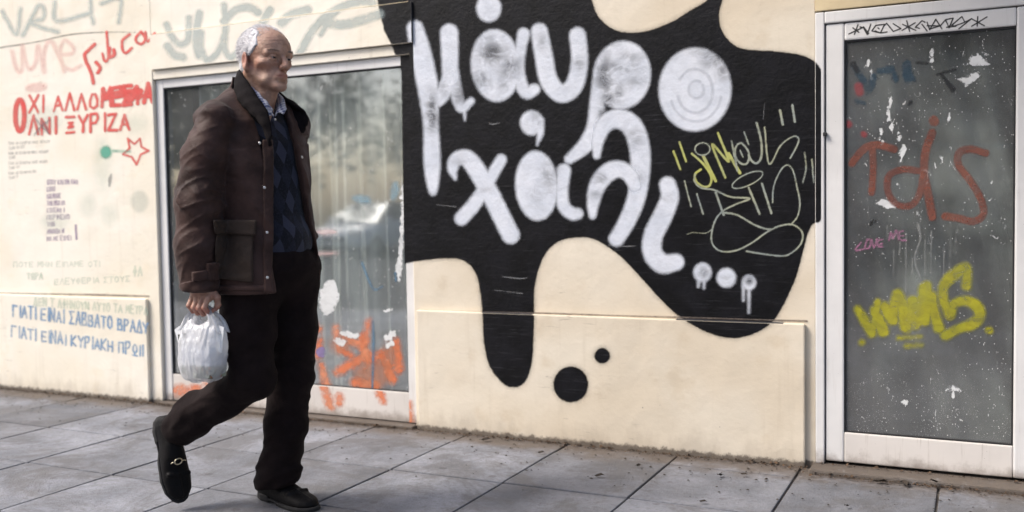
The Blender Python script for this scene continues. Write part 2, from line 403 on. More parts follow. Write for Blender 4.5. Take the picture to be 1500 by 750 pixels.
def sd_prim(X, Y, pr):
    k = pr[0]
    if k == 's':
        pts = pr[1]; d = np.full(X.shape, 1e9)
        for i in range(len(pts)-1):
            x0, y0, r0 = pts[i]; x1, y1, r1 = pts[i+1]
            dx, dy = x1-x0, y1-y0; L = dx*dx+dy*dy+1e-9
            t_ = np.clip(((X-x0)*dx+(Y-y0)*dy)/L, 0, 1)
            d = np.minimum(d, np.hypot(X-x0-t_*dx, Y-y0-t_*dy)-(r0+(r1-r0)*t_))
        return d
    if k == 'e':
        _, cx, cy, rx, ry = pr[:5]; a = radians(pr[5]) if len(pr) > 5 else 0
        u = (X-cx)*cos(a)+(Y-cy)*sin(a); v = -(X-cx)*sin(a)+(Y-cy)*cos(a)
        k0 = np.hypot(u/rx, v/ry); k1 = np.hypot(u/rx**2, v/ry**2)+1e-9
        return k0*(k0-1)/k1
    if k == 'p': return sd_poly(X, Y, pr[1])
    if k == 'hole': return pr  # handled outside
def stroke(pts, r=None, smooth=True):
    q = [tuple(p) if len(p) == 3 else (p[0], p[1], r) for p in pts]
    return ('s', crom(q) if smooth and len(q) > 2 else np.array(q, float))
def bbox(pr):
    if pr[0] == 's': a = pr[1]; return (a[:, 0]-a[:, 2]).min(), (a[:, 0]+a[:, 2]).max(), (a[:, 1]-a[:, 2]).min(), (a[:, 1]+a[:, 2]).max()
    if pr[0] == 'e': R = max(pr[3], pr[4]); return pr[1]-R, pr[1]+R, pr[2]-R, pr[2]+R
    a = np.array([q[:2] for q in pr[1]]); return a[:, 0].min(), a[:, 0].max(), a[:, 1].min(), a[:, 1].max()
LAYER = [0]
def graffiti(name, prims, mtl, parent, y=0.0, clip=None, step=.005, soft=2.0, thin=(), holes=(), lift=1, label=None):
    """one layer of sprayed or brushed paint lying on the surface y: a sheet whose 'sd' attribute is the distance to the paint's edge"""
    bb = [bbox(p_) for p_ in prims]; pad = soft+2
    xa, xb = min(b[0] for b in bb)-pad, max(b[1] for b in bb)+pad; ya, yb = min(b[2] for b in bb)-pad, max(b[3] for b in bb)+pad
    cs = [hw(a, b, y) for a in (xa, xb) for b in (ya, yb)]
    X0, X1 = min(c[0] for c in cs), max(c[0] for c in cs); Z0, Z1 = min(c[2] for c in cs), max(c[2] for c in cs)
    if clip: X0, X1, Z0, Z1 = max(X0, clip[0]), min(X1, clip[1]), max(Z0, clip[2]), min(Z1, clip[3])
    if X1 <= X0 or Z1 <= Z0: return None
    nx = max(1, int((X1-X0)/step)); nz = max(1, int((Z1-Z0)/step))
    gx, gz = np.meshgrid(np.linspace(X0, X1, nx+1), np.linspace(Z0, Z1, nz+1))
    LAYER[0] += 1; yy = y - .0007*lift - .00001*(LAYER[0] % 60)
    P = np.stack([gx, np.full(gx.shape, yy), gz], -1)-CAM
    dz = P@Fv; PX = 750+FPX*(P@Rv)/dz; PY = 375-FPX*(P@Uv)/dz
    d = np.full(gx.shape, 99.)
    for p_, b in zip(prims, bb):
        mk = (PX > b[0]-30) & (PX < b[1]+30) & (PY > b[2]-30) & (PY < b[3]+30)
        if mk.any(): d[mk] = np.minimum(d[mk], sd_prim(PX[mk], PY[mk], p_))
    for p_ in holes: d = np.maximum(d, -sd_prim(PX, PY, p_))
    th = np.zeros(gx.shape)
    for (cx, cy, rx, ry, am) in thin: th = np.maximum(th, am*np.exp(-(((PX-cx)/rx)**2+((PY-cy)/ry)**2)))
    cell = np.minimum(np.minimum(d[:-1, :-1], d[1:, :-1]), np.minimum(d[:-1, 1:], d[1:, 1:])) < soft+.8
    J, I = np.nonzero(cell); a = J*(nx+1)+I
    quads = np.stack([a, a+1, a+nx+2, a+nx+1], 1)
    used, inv = np.unique(quads, return_inverse=True); quads = inv.reshape(-1, 4)
    if len(quads) == 0: return None
    V = np.stack([gx.ravel(), np.full(gx.size, yy), gz.ravel()], 1)[used]
    me = bpy.data.meshes.new(name); me.vertices.add(len(V)); me.vertices.foreach_set('co', V.astype(np.float32).ravel())
    me.loops.add(quads.size); me.loops.foreach_set('vertex_index', quads.astype(np.int32).ravel())
    me.polygons.add(len(quads)); me.polygons.foreach_set('loop_start', np.arange(0, quads.size, 4, dtype=np.int32))
    me.update(calc_edges=True)
    for nm, ar in (('sd', d), ('thin', th)):
        at = me.attributes.new(nm, 'FLOAT', 'POINT'); at.data.foreach_set('value', ar.ravel()[used].astype(np.float32))
    me.materials.append(mtl); o = link(bpy.data.objects.new(name, me))
    if parent is B: shift(o)
    else: o.parent = parent
    if label: o['label'] = label
    return o
def paint(name, col, soft=1.2, amp=1.0, alpha=1.0, patch=0.0, rough=.5, col2=None, nscale=50, sheen_streak=0.0, grain=.0, spec=.5):
    t = NT(name); p = t.coord('World'); sd = t.attr('sd'); th = t.attr('thin')
    e = t.math('ADD', sd, t.math('MULTIPLY_ADD', t.noise(p, nscale, 4, .65), 2*amp, -amp))
    if grain: e = t.math('ADD', e, t.math('MULTIPLY_ADD', t.noise(p, 420, 2, .6), 2*grain, -grain))
    a = t.ramp(e, soft, -soft)
    n2 = t.noise(t.mapv(p, (1, 1, 1.4)), 13, 5, .65, .8)
    if patch: a = t.math('MULTIPLY', a, t.ramp(n2, .35, .75, 1., 1.-patch))
    a = t.math('MULTIPLY', a, t.math('SUBTRACT', 1., t.math('MULTIPLY', th, t.ramp(n2, .30, .62, .25, 1.15)), clamp=True), clamp=True)
    a = t.math('MULTIPLY', a, alpha)
    c = col
    if col2: c = t.mix(t.ramp(t.noise(p, 9, 4, .6), .3, .7), col, col2)
    if sheen_streak:  # brush streaks, with the paint's sheen put into the colour
        s = t.ramp(t.noise(t.mapv(p, (.8, 1, 12)), 6, 6, .7, .3), .55, .80, 0, sheen_streak); c = t.mix(s, c, (.13, .13, .14))
        s = t.ramp(t.noise(t.mapv(p, (.5, 1, 22), loc=(4, 0, 2)), 9, 4, .7, .2), .60, .78, 0, sheen_streak*1.6); c = t.mix(s, c, (.20, .205, .22))
    b = t.bump(t.noise(p, 45, 6, .65), .36, .007)
    t.set(c, rough, b, Alpha=a, Specular_IOR_Level=spec); t.m.blend_method = 'BLEND' if hasattr(t.m, 'blend_method') else None
    return t.m
P_ = {}
P_['black'] = paint('black_wall_paint', (.0035, .0035, .0042), 1.6, 1.4, rough=.42, col2=(.008, .008, .0105), sheen_streak=.21, grain=1.0, spec=.2)
P_['white'] = paint('white_spray_paint', (.62, .66, .74), 3.6, 1.2, .96, .16, col2=(.72, .75, .82), grain=1.6)
P_['chalk'] = paint('pale_yellow_marker', (.42, .43, .30), 1.0, .9, .85, .5, col2=(.30, .34, .33), nscale=120)
P_['lime'] = paint('yellow_green_marker', (.50, .50, .12), 1.0, .8, .9, .35, col2=(.40, .42, .20), nscale=120)
P_['red'] = paint('red_spray_paint', (.72, .06, .05), 1.5, 1.0, .92, .3, col2=(.66, .12, .10))
P_['pink'] = paint('faded_pink_spray', (.78, .42, .40), 3.0, 1.2, .38, .3)
P_['blue'] = paint('blue_marker_paint', (.12, .27, .50), 1.3, 1.0, .75, .45, col2=(.16, .34, .58))
P_['faint'] = paint('faded_grey_blue_spray', (.42, .50, .50), 3.2, 1.2, .55, .3)
P_['faintg'] = paint('faded_green_marker', (.34, .52, .42), 1.4, 1.0, .45, .4)
P_['ink'] = paint('faint_violet_ink', (.30, .22, .36), .8, .7, .6, .4)
P_['inkdark'] = paint('faint_dark_ink', (.20, .21, .22), .8, .7, .5, .4)
P_['green'] = paint('green_spray_spot', (.10, .42, .30), 3.5, 1.0, .85, .2)
P_['orange'] = paint('orange_spray_paint', (.80, .19, .06), 5.0, 5.5, .80, .55, col2=(.75, .28, .14))
P_['brown'] = paint('brown_brushed_paint', (.24, .075, .045), 1.8, 1.5, .80, .45, col2=(.15, .040, .026))
P_['yellow'] = paint('yellow_spray_paint', (.44, .40, .01), 3.8, 2.2, .85, .55, col2=(.34, .33, .02))
P_['splash'] = paint('white_paint_splash', (.72, .73, .73), 1.4, 8.5, .95, .25, nscale=48)
P_['navy'] = paint('dark_blue_smear', (.015, .045, .075), 3.0, 5.5, .75, .7)
P_['blackink'] = paint('black_marker', (.012, .012, .012), .7, .35, .97, .05, nscale=150)
P_['magenta'] = paint('pink_marker', (.42, .18, .30), 1.2, 1.0, .6, .4)
WASH = paint('faded_green_wash', (.55,.66,.58), 9, 2, .20, .4)
P_['reds'] = paint('dull_red_spray', (.40, .05, .06), 3.0, 1.2, .6, .3)

# the black shape
BLOB = [(548,-120),(550,-60),(553,0),(557,20),(563,45),(574,66),(580,82),(583,93),(588,105),(589,200),(590,300),(591,388),(597,385),(620,381),(655,378),(680,382),(697,400),(704,430),(707,460),(709,500),(717,535),(735,560),(752,567),(768,560),(778,535),(781,500),(782,460),(783,420),(793,382),(812,357),(840,348),(870,350),(905,372),(935,402),(962,432),(985,455),(1010,473),(1040,488),(1075,495),(1105,488),(1130,472),(1148,445),(1166,405),(1175,372),(1182,345),(1190,328),(1204,317),(1205,250),(1205,180),(1205,115),(1200,98),(1186,86),(1165,79),(1130,75),(1090,72),(1070,62),(1056,42),(1053,20),(1058,0),(1075,-40),(1100,-120)]
lobe = crom([(860,-60),(864,-15),(868,5),(876,24),(890,38),(907,46),(932,48),(960,42),(988,30),(1012,15),(1036,0),(1060,-30),(1070,-80)])
crB = np.vstack([BLOB[:12], crom(BLOB[11:])[1:]])
blob = ('p', crB); lobep = ('p', lobe)
mural = graffiti('black_mural', [blob], P_['black'], B, 0.0, (WXR+.001, DXL-.001, .569, 2.6), .012, 3, holes=[lobep], label='black cloud-shaped mural with white lettering')
graffiti('black_paint', [blob], P_['black'], mural, -.012, (-2.60, WXR+.0235, 1.827, 2.0135), .008, 3)
graffiti('black_paint', [blob], P_['black'], mural, .001, (-2.62, WXR-.001, 2.02, 2.6), .010, 3)
graffiti('black_paint', [blob], P_['black'], mural, .004, (-2.60, WXR-.001, 1.777, 1.823), .006, 3)
graffiti('black_paint', [blob], P_['black'], mural, .020, (-2.46, -2.4035, .60, 1.772), .007, 3)
graffiti('black_paint', [blob], P_['black'], mural, -.022, (-2.377, -1.50, .0, .566), .010, 3)
graffiti('black_paint', [blob], P_['black'], mural, -.022, (-1.50, -.602, .0, .566), .010, 3)
graffiti('black_paint', [blob], P_['black'], mural, -.004, (DXL+.002, DXL+.022, .60, 1.70), .006, 3)
graffiti('black_paint', [('e',836,563,25,26,0)], P_['black'], mural, -.022, None, .006, 3)
graffiti('black_paint', [('e',882,521,11,11,0)], P_['black'], mural, -.022, None, .006, 3)
graffiti('black_paint', [('p', crom([(706,455),(709,500),(717,535),(735,560),(752,567),(768,560),(778,535),(781,500),(782,455)]))], P_['black'], mural, -.022, (-2.377,-.602,0,.566), .006, 3) if False else None
P_['over'] = paint('black_overspray', (.01, .01, .011), 8.0, 4.5, .42, .5, nscale=70, grain=5.0)
graffiti('black_overspray', [blob], P_['over'], mural, 0.0, (WXR+.03, DXL-.001, .572, 2.6), .010, 9, holes=[lobep], lift=.3)
graffiti('black_overspray', [blob], P_['over'], mural, -.022, (-2.375, -1.50, .0, .566), .008, 9, lift=.3)
graffiti('black_overspray', [blob], P_['over'], mural, -.022, (-1.50, -.602, .0, .566), .008, 9, lift=.3)
graffiti('black_overspray', [('e',836,563,25,26,0)], P_['over'], mural, -.022, None, .006, 9, lift=.3)
graffiti('black_overspray', [('e',882,521,11,11,0)], P_['over'], mural, -.022, None, .006, 9, lift=.3)
P_['scr'] = paint('pale_scratch', (.40, .41, .42), .8, .8, .6, .5)
for q_ in ([(716,180,.5),(722,182,.9),(732,180,.4)], [(560,62,.4),(566,78,.7),(572,92,.4)], [(892,360,.4),(915,361,.7),(932,360,.4)], [(640,300,.4),(668,303,.6)], [(1120,150,.4),(1118,175,.5)], [(735,405,.4),(760,408,.7),(772,407,.4)], [(725,425,.4),(765,430,.6)]):
    graffiti('scratch', [stroke(q_)], P_['scr'], mural, 0, (WXR+.026, DXL, .57, 3), .004, 1.5, lift=2.6)
W = P_['white']
def letter(prims, thin=(), y=0.0, st=.005, mt=None, nm='painted_letter', clip=(WXR+.025, 2, 0, 3)):
    return graffiti(nm, prims, mt or W, mural, y, clip, st, 4.6, thin, lift=2)
letter([stroke([(608,42,12),(617,80,15),(627,130,15),(631,180,11),(633,240,12),(634,276,7),(634,284,2)]), stroke([(658,48,13),(659,90,12),(658,115,11),(648,138,11),(636,152,8),(630,160,5)]), stroke([(662,105,10),(668,135,9),(676,158,7),(690,148,5)], None), stroke([(680,160,3),(681,176,.8)])],
       [(633,165,9,26,.85),(672,140,10,22,.55),(650,130,8,14,.3)])
graffiti('painted_letter', [stroke([(608,42,12),(617,80,15),(627,130,15)])], W, mural, -.012, (-2.5, WXR+.0235, 1.827, 2.01), .005, 3.2, lift=2)
letter([('e',716,12,18,20,0), stroke([(706,-12,8),(712,4,10)])])
letter([('e',726,96,36,53,-4), stroke([(767,50,9),(763,70,8),(760,100,8),(764,125,9),(772,136,9),(783,131,8)])], [(722,78,20,18,.75),(746,98,16,20,.6),(704,118,14,16,.5),(738,125,12,14,.35),(716,56,14,9,.3)])
letter([stroke([(790,46,12),(797,85,13),(804,118,13),(822,137,13),(841,125,13),(849,90,12),(846,52,12)])], [(848,95,9,10,.45),(795,60,8,12,.3)])
letter([('e',911,110,42,50,8), stroke([(878,110,9),(875,150,11),(872,185,12),(858,212,11),(834,233,7)])], [(886,112,14,30,.7),(904,98,26,10,.55),(892,146,10,18,.85),(918,84,24,8,.35),(883,168,6,9,.95),(905,135,8,16,.55),(930,120,14,8,.3)])
# faint rings sprayed into the o: thinner paint
letter([('e',1018,131,53,61,4)], [(1045,84,18,14,.8),(1032,78,20,8,.5),(1058,104,10,12,.6)])
graffiti('painted_ring', [('s', np.array([(1018+26*cos(a), 133+32*sin(a), 1.6) for a in np.linspace(-2.6, 2.9, 40)])), ('s', np.array([(1020+11*cos(a), 131+13*sin(a), 1.4) for a in np.linspace(-.5, 5.2, 24)])),('s', np.array([(1019+38*cos(a), 133+45*sin(a), 1.3) for a in np.linspace(.2, 2.8, 24)]))], paint('thin_grey_spray', (.40, .42, .47), 2.5, 1.0, .38, .3), mural, 0, None, .005, 3, lift=3)
letter([stroke([(874,228,5),(876,205,9),(886,182,12),(905,174,14),(925,184,15),(936,212,15),(938,250,14),(932,290,13),(918,325,12),(903,350,11)])], [(930,200,12,12,.4),(932,262,12,8,.4),(920,240,8,10,.3)])
letter([stroke([(868,316,5),(869,296,9),(876,270,12),(892,252,13),(908,248,12),(922,256,11),(930,272,9)])], [(880,262,12,10,.45),(872,284,10,8,.35)])
letter([('e',779,180,17,18,0), stroke([(789,178,8),(791,195,5),(787,212,1)])], [(786,176,9,12,.35)])
letter([stroke([(667,262,2),(663,248,7),(668,234,10),(684,232,12),(700,252,13),(718,284,13),(735,318,13),(748,344,13)]), stroke([(734,234,8),(712,272,9),(694,300,10),(676,320,10)])], [(676,236,12,10,.25),(712,276,9,7,.15)])
letter([('e',786,272,31,51,-3), stroke([(826,250,10),(823,280,9),(826,302,9),(838,313,9),(846,313,8)])], [(804,260,12,22,.45),(786,286,12,14,.25)])
letter([stroke([(978,271,12),(981,290,13),(970,318,14),(957,345,14),(956,370,14),(970,386,14),(990,384,12)])], [(978,290,12,6,.3)])
letter([('e',1029,399,13,14,0), stroke([(1024,405,2.5),(1023,420,1.2)]), stroke([(1032,405,2.5),(1031,422,1)])], [(1031,399,7,8,.6)])
letter([('e',1064,407,14,14,0)], [(1064,407,8,8,.15)])
letter([('e',1097,414,10,11,0), stroke([(1089,418,2),(1089,440,.9)], None), stroke([(1097,420,2),(1097,458,.9)], None)], [(1098,412,7,7,.7)])

M['worn_black'] = simple('worn_black_paint', (.035, .036, .045), .6, .4, 30)
def cover(x0, x1, y0, y1, za, zb):
    o = box('black_paint', x0, x1, y0, y1, za, zb, M['worn_black'], None, 0); o.parent = mural
for a_, b_ in ((708, 782), (992, 1148)): cover(hw(a_, 458)[0], hw(b_, 466)[0], -.0225, -.0006, .5692, .5700)
cover(WXR+.0242, WXR+.0247, -.0126, -.0003, 1.8262, 2.0128)
# the pale yellow marker tag:  "JiMOUL / DiN"
def z4(pts, r): return stroke([(980+x/3, 140+y/3) for x, y in pts], r)
TJ = [z4([(20,245),(50,325)],1.6), z4([(46,205),(75,290)],1.6), z4([(100,255),(150,300),(185,355),(178,395),(150,400),(118,375),(115,345),(140,325)],1.7),
      z4([(150,265),(205,375)],2.3), z4([(215,165),(262,290),(190,215),(247,360)],1.8), z4([(262,255),(312,340)],2.4)]
for T_, mt in ((TJ, P_['lime']),):
    graffiti('marker_tag', T_, mt, mural, 0, None, .004, 1.6, lift=3, label='yellow-green first letters of the marker tag')
ell = ('s', np.array([(980+147/3+11*cos(a), 140+235/3+9*sin(a), 1.1) for a in np.linspace(0, 6.28, 24)]))
ell2 = ('s', np.array([(980+345/3+24*cos(a)*.93+8*sin(a)*.3, 140+370/3+8*sin(a)-11*cos(a)*.9, 1.1) for a in np.linspace(0, 6.28, 30)]))
graffiti('marker_tag', [ell, ell2, z4([(275,200),(300,330)],1.5), z4([(300,215),(320,210),(350,250),(345,295),(320,300),(295,275),(290,240),(300,215)],1.5), z4([(330,160),(350,215)],1.3),z4([(312,240),(325,270)],1.2),
      z4([(385,120),(405,200),(405,270),(385,298),(362,285),(350,260)],1.7), z4([(420,140),(440,300),(490,220),(545,180),(570,190),(560,225),(533,275)],1.3),
      z4([(488,65),(500,128)],1.8), z4([(542,42),(553,115)],1.8), z4([(68,375),(97,488)],1.2), z4([(122,432),(150,520)],1.4), z4([(596,250),(602,320),(588,382)],1.2), z4([(628,280),(636,382)],1.2)],
      P_['chalk'], mural, 0, None, .004, 1.6, lift=3)
graffiti('marker_tag', [z4([(115,345),(112,375),(140,405),(200,415),(270,445),(355,452),(300,475),(240,505),(205,545),(188,600),(190,650),(225,683),(290,682),(360,650),(430,600),(490,572),(545,568),(585,600),(580,650),(540,690),(500,705),(420,697),(340,684)],1.4),
      z4([(205,425),(240,525)],1.8), z4([(245,515),(300,525),(380,570),(440,588),(480,575)],1.5), z4([(350,405),(398,520)],1.7), z4([(408,385),(450,518)],1.7), z4([(455,470),(460,400),(490,330),(520,305),(545,330),(562,400),(575,470),(565,530),(535,568)],1.2),z4([(80,610),(105,602),(160,605),(185,590)],.6)],
      P_['chalk'], mural, 0, None, .004, 1.6, lift=4)

# ---- letters with a stroke font
FONT = {
 'Α': [[(0,0),(.5,1),(1,0)],[(.2,.35),(.8,.35)]], 'Β': [[(0,0),(0,1),(.7,.95),(.75,.6),(0,.52)],[(0,.52),(.9,.4),(.85,.05),(0,0)]], 'Γ': [[(0,0),(0,1),(.9,1)]],
 'Δ': [[(0,0),(.5,1),(1,0),(0,0)]], 'Ε': [[(.9,1),(0,1),(0,0),(.9,0)],[(0,.5),(.7,.5)]], 'Ζ': [[(0,1),(.9,1),(0,0),(1,0)]], 'Η': [[(0,0),(0,1)],[(.9,0),(.9,1)],[(0,.5),(.9,.5)]],
 'Ι': [[(.5,0),(.5,1)]], 'Κ': [[(0,0),(0,1)],[(.9,1),(0,.45),(.9,0)]], 'Λ': [[(0,0),(.5,1),(1,0)]], 'Μ': [[(0,0),(.1,1),(.5,.4),(.9,1),(1,0)]], 'Ν': [[(0,0),(0,1),(.9,0),(.9,1)]],
 'Ξ': [[(0,1),(.9,1)],[(.25,.62),(.7,.62),(.25,.35),(.7,.35)],[(0,0),(.9,0)]], 'Ο': [[(.5,0),(.1,.2),(.05,.6),(.3,1),(.7,1),(.95,.6),(.9,.2),(.5,0)]], 'Π': [[(0,0),(0,1),(.9,1),(.9,0)]],
 'Ρ': [[(0,0),(0,1),(.7,1),(.85,.75),(.6,.5),(0,.45)]], 'Σ': [[(.9,1),(0,1),(.5,.5),(0,0),(.9,0)]], 'Τ': [[(0,1),(1,1)],[(.5,1),(.5,0)]], 'Υ': [[(0,1),(.5,.5),(1,1)],[(.5,.5),(.5,0)]],
 'Χ': [[(0,1),(1,0)],[(1,1),(0,0)]], 'Ω': [[(0,-.05),(1,-.05)],[(.5,.15),(.1,.4),(.15,.85),(.5,1),(.85,.85),(.9,.4),(.5,.15)]], 'Φ': [[(.5,0),(.5,1)],[(.5,.75),(.05,.5),(.5,.25),(.95,.5),(.5,.75)]],
 'Θ': [[(.5,0),(.05,.5),(.5,1),(.95,.5),(.5,0)],[(.2,.5),(.8,.5)]], '!': [[(.5,.3),(.5,1)],[(.5,0),(.5,.06)]], 'L': [[(0,1),(0,0),(.8,0)]], 'V': [[(0,1),(.5,0),(1,1)]]}
def text(s, p0, p1, h, r, jit=.06, seed=1, wf=.72):
    rr = random.Random(seed); out = []; adv = [(.42 if c in 'Ι!' else .6 if c == ' ' else 1.) for c in s]; tot = sum(adv); x = 0
    dx, dy = p1[0]-p0[0], p1[1]-p0[1]
    for c, a in zip(s, adv):
        if c in FONT:
            u0 = x/tot; w_ = wf/tot; jx = rr.uniform(-jit, jit)*.5; jh = 1+rr.uniform(-jit, jit)*2
            if c in 'Ι!': w_ = .1/tot; u0 += .12/tot
            for st in FONT[c]:
                q = []
                for (a_, b_) in st:
                    u = u0+w_*(a_+jx+rr.uniform(-jit, jit)*.5)
                    q.append((p0[0]+dx*u, p0[1]+dy*u-h*jh*(b_+rr.uniform(-jit, jit)*.5), r*rr.uniform(.85, 1.15)))
                out.append(('s', np.array(q)))
        x += a
    return out
def wtag(name, prims, mt, y=0., clip=None, st=.006, soft=2, label=None, lift=1, thin=(), parent=B):
    return graffiti(name, prims, mt, parent, y, clip, st, soft, thin, lift=lift, label=label)
yP = -.022
wtag('blue_writing', text('ΓΙΑΤΙ ΕΙΝΑΙ ΣΑΒΒΑΤΟ ΒΡΑΔΥ', (19,463), (219,489), 17, 1.25, seed=4), P_['blue'], yP, None, .005, 2)
wtag('blue_writing', text('ΓΙΑΤΙ ΕΙΝΑΙ ΚΥΡΙΑΚΗ ΠΡΩΙΙ', (17,493), (212,522), 16, 1.2, seed=9), P_['blue'], yP, None, .005, 2)
wtag('green_writing', text('ΔΕΝ Τ ΑΦΗΝΟΥΝ ΑΥΤΟ ΤΑ ΜΕΤΡΑ', (50,447), (218,461), 11, .9, seed=3), P_['faintg'], yP, None, .005, 2)
wtag('red_writing', [('s', np.array([(29+6.5*cos(a), 169+23*sin(a), 3.6) for a in np.linspace(0, 6.3, 30)]))] + text('ΧΙ ΑΛΛΟ', (43,165), (148,158), 23, 1.8, seed=5), P_['red'], 0, None, .005, 3)
wtag('red_writing', text('ΜΕΣΦΑ', (149,156), (226,149), 24, 2.9, seed=6, wf=.85)+[stroke([(152,143,5),(175,138,6),(205,134,5)]), stroke([(178,132,4),(190,146,5),(200,128,4)])], P_['red'], 0, (-9,-4.04,0,3), .005, 3, lift=2)
wtag('red_writing', text('ΛΝΙ ΞΥΡΙΖΑ', (43,197), (194,189), 24, 2.0, seed=8), P_['red'], 0, None, .005, 3, lift=2)
wtag('dark_scribble', [stroke([(50,198),(60,185),(72,176)],1.5), stroke([(52,174),(62,186),(71,195)],1.6), stroke([(60,176),(70,190)],1.2)], P_['inkdark'], 0, None, .005, 2, lift=4)
def za(pts, r): return stroke([(x/6.25, y/6.25) for x, y in pts], r)
wtag('red_writing', [za([(865,405),(815,455),(775,500),(790,570),(815,620),(840,690),(855,760)],2.6), za([(880,570),(915,620),(895,665)],2.6), za([(935,490),(960,560),(990,520),(975,290)],1.8), za([(1000,440),(1000,520),(1045,500),(1040,455)],2.6),
     za([(1185,315),(1120,370),(1120,450),(1150,485),(1205,440)],2.0), za([(1290,290),(1245,340),(1250,385),(1300,400),(1330,350),(1290,290)],2.0), za([(1330,295),(1350,380),(1415,305)],1.8)], P_['red'], 0, None, .005, 3, lift=2, label='slanting red handwriting')
star = [(199,201),(204,222),(218,214),(203,240),(199,203)]
wtag('red_star', [('s', np.array([(187,203,1.4),(190,217,1.4),(180,226,1.5),(193,230,1.4),(200,241,1.6),(206,226,1.3),(218,221,1.4),(207,215,1.3),(205,203,1.5),(197,211,1.3),(187,203,1.4)]))], P_['red'], 0, None, .005, 2)
wtag('pink_writing', [za([(110,470),(140,600),(180,660),(205,600),(205,420),(230,560),(280,635),(330,560),(345,420),(380,540),(405,660),(400,520),(430,400),(480,390),(520,470),(560,560),(590,650)],3), za([(560,500),(660,490),(670,430),(590,370),(550,470),(580,600),(660,640),(740,600)],2.6)], P_['pink'], 0, None, .007, 4)
wtag('pink_smudge', [('e',53,128,16,7,-5)], P_['pink'], 0, None, .006, 5)
wtag('green_spot', [('e',155,223,8,9,0), stroke([(165,221,1),(190,222,.5)])], P_['green'], 0, None, .006, 5)
wtag('dark_drip', [stroke([(163,255,1),(161,262,2.6),(160,272,1.6)])], P_['inkdark'], 0, None, .005, 2)
wtag('faded_writing', [za([(20,100),(60,180),(150,310),(185,80)],3.2), za([(210,320),(290,160),(350,50),(400,80),(390,170),(270,200),(380,250),(530,290)],3.2), za([(500,20),(520,190),(820,120)],3.4), za([(825,-10),(835,130),(850,210)],3.2), za([(925,30),(1100,-10),(1085,200)],3.2)], P_['faint'], 0, None, .008, 4, lift=2)
wtag('faded_ring', [('e',204,295,13,16,0)], paint('faded_blob', (.42,.50,.48), 4, 1, .28, .3), 0, (-9,-4.04,0,3), .01, 5)
for q_ in [('e',80,325,22,12,0),('e',128,300,12,18,0),('e',160,315,12,16,0),('e',62,175,30,20,0),('e',200,180,16,12,0),('e',150,240,12,40,0)]: wtag('faded_patch', [q_], WASH, 0, (-9,-4.04,0,3), .012, 10)
for k in range(8):
    y_ = 210+k*8+(-k*.7); x_ = 12+(k % 2)*1
    L_ = [62, 24, 60, 12, 58, 16, 42, 14][k]
    wtag('small_writing', text('ΤΑΝ ΟΙ ΕΧΘΡΟΙ ΜΑΣ ΜΕΝΟΥΝ ΕΔΩ'[:max(3, int(L_/2.6))], (x_, y_+2), (x_+L_, y_-1), 3.6, .42, seed=k+20), P_['inkdark'], 0, None, .004, 1.2)
for k, (s_, L_) in enumerate((('ΟΠΟΥ ΚΑΙ ΝΑ ΠΑΩ', 46), ('ΕΙΜΑΙ', 12), ('ΕΔΩ ΜΟΝΟΣ', 20), ('ΤΟΝ ΗΛΙΟ ΝΑ', 27), ('ΚΟΙΤΑΩ Ι', 26), ('ΠΕΡΙΜΕΝΟ', 34), ('ΤΗΝ', 12), ('ΑΝΟΙΞΗ Ν', 26), ('ΝΑ ΜΕ ΕΥΡΕΙ', 36))):
    wtag('small_writing', text(s_, (69, 270+k*10.3), (69+L_, 269+k*10.3), 6, .75, seed=k+40), P_['ink'], 0, None, .004, 1.6)
wtag('small_writing', [stroke([(112,350),(111,330)],1.8)], P_['ink'], 0, None, .004, 1.6)
wtag('green_writing', text('ΠΟΤΕ ΜΗΝ ΕΙΠΑΜΕ ΟΤΙ', (20,391), (148,390), 7, .6, seed=61)+text('ΤΩΡΑ', (40,408), (64,409), 8, .9, seed=62)+text('ΕΛΕΥΘΕΡΙΑ ΣΤΟΥΣ', (80,417), (192,412), 8, .6, seed=63)+text('ΦΑ', (195,405), (210,403), 14, .9, seed=64), P_['faintg'], 0, None, .004, 1.6)
def zc(pts, r): return stroke([(220+x/4.167, y/4.167) for x, y in pts], r)
MUCK = [zc([(100,150),(130,220),(180,270),(230,240),(235,110)],5), zc([(105,280),(140,330),(200,350)],6), zc([(300,80),(285,180),(280,260),(300,340)],6), zc([(310,200),(310,300),(350,365),(410,320),(450,230),(460,150),(450,30)],5), zc([(450,130),(520,60),(600,45),(660,75)],6), zc([(455,230),(455,300),(490,350),(540,310)],5),
        zc([(730,60),(690,130)],6), zc([(800,140),(860,90),(960,60)],7), zc([(910,330),(980,200),(1060,110),(1170,40),(1290,10),(1360,20)],6), zc([(1040,210),(1120,90),(1190,30)],4), zc([(1070,140),(1180,150),(1300,120),(1400,85)],7)]
wtag('faded_writing', MUCK, P_['faint'], -.012, (WXL+.01,-2.42,1.83,2.010), .008, 4, label='large faded grey-blue letters above the window')
wtag('faded_writing', MUCK, P_['faint'], .001, (WXL+.01,-2.42,2.021,3), .008, 4)
# crack in the left wall
wtag('wall_crack', [stroke([(-30,78,.8),(0,70,.9),(50,62,.8),(95,52,.9),(132,48,.8),(180,47,.5),(215,49,.4)])], paint('hairline_crack', (.16,.13,.11), .7, .5, .75, .3), 0, (-9,-4.04,0,3), .005, 1.2)
crk = P_['crack'] = bpy.data.materials['hairline_crack']
wtag('wall_crack', [stroke([(608,454.6,1.1),(700,457,.8),(800,459,1.3),(900,462,.9),(1000,465,1.3),(1100,468,1.0),(1182,470.5,1.6)])], crk, 0, (WXR,DXL,.57,.6), .004, 1.5, lift=3)
wtag('wall_crack', [stroke([(-20,429.5,1.5),(60,430.5,1.0),(140,432,1.5),(218,434,1.2)])], crk, 0, (-9,-4.04,.578,.61), .004, 1.5, lift=3)
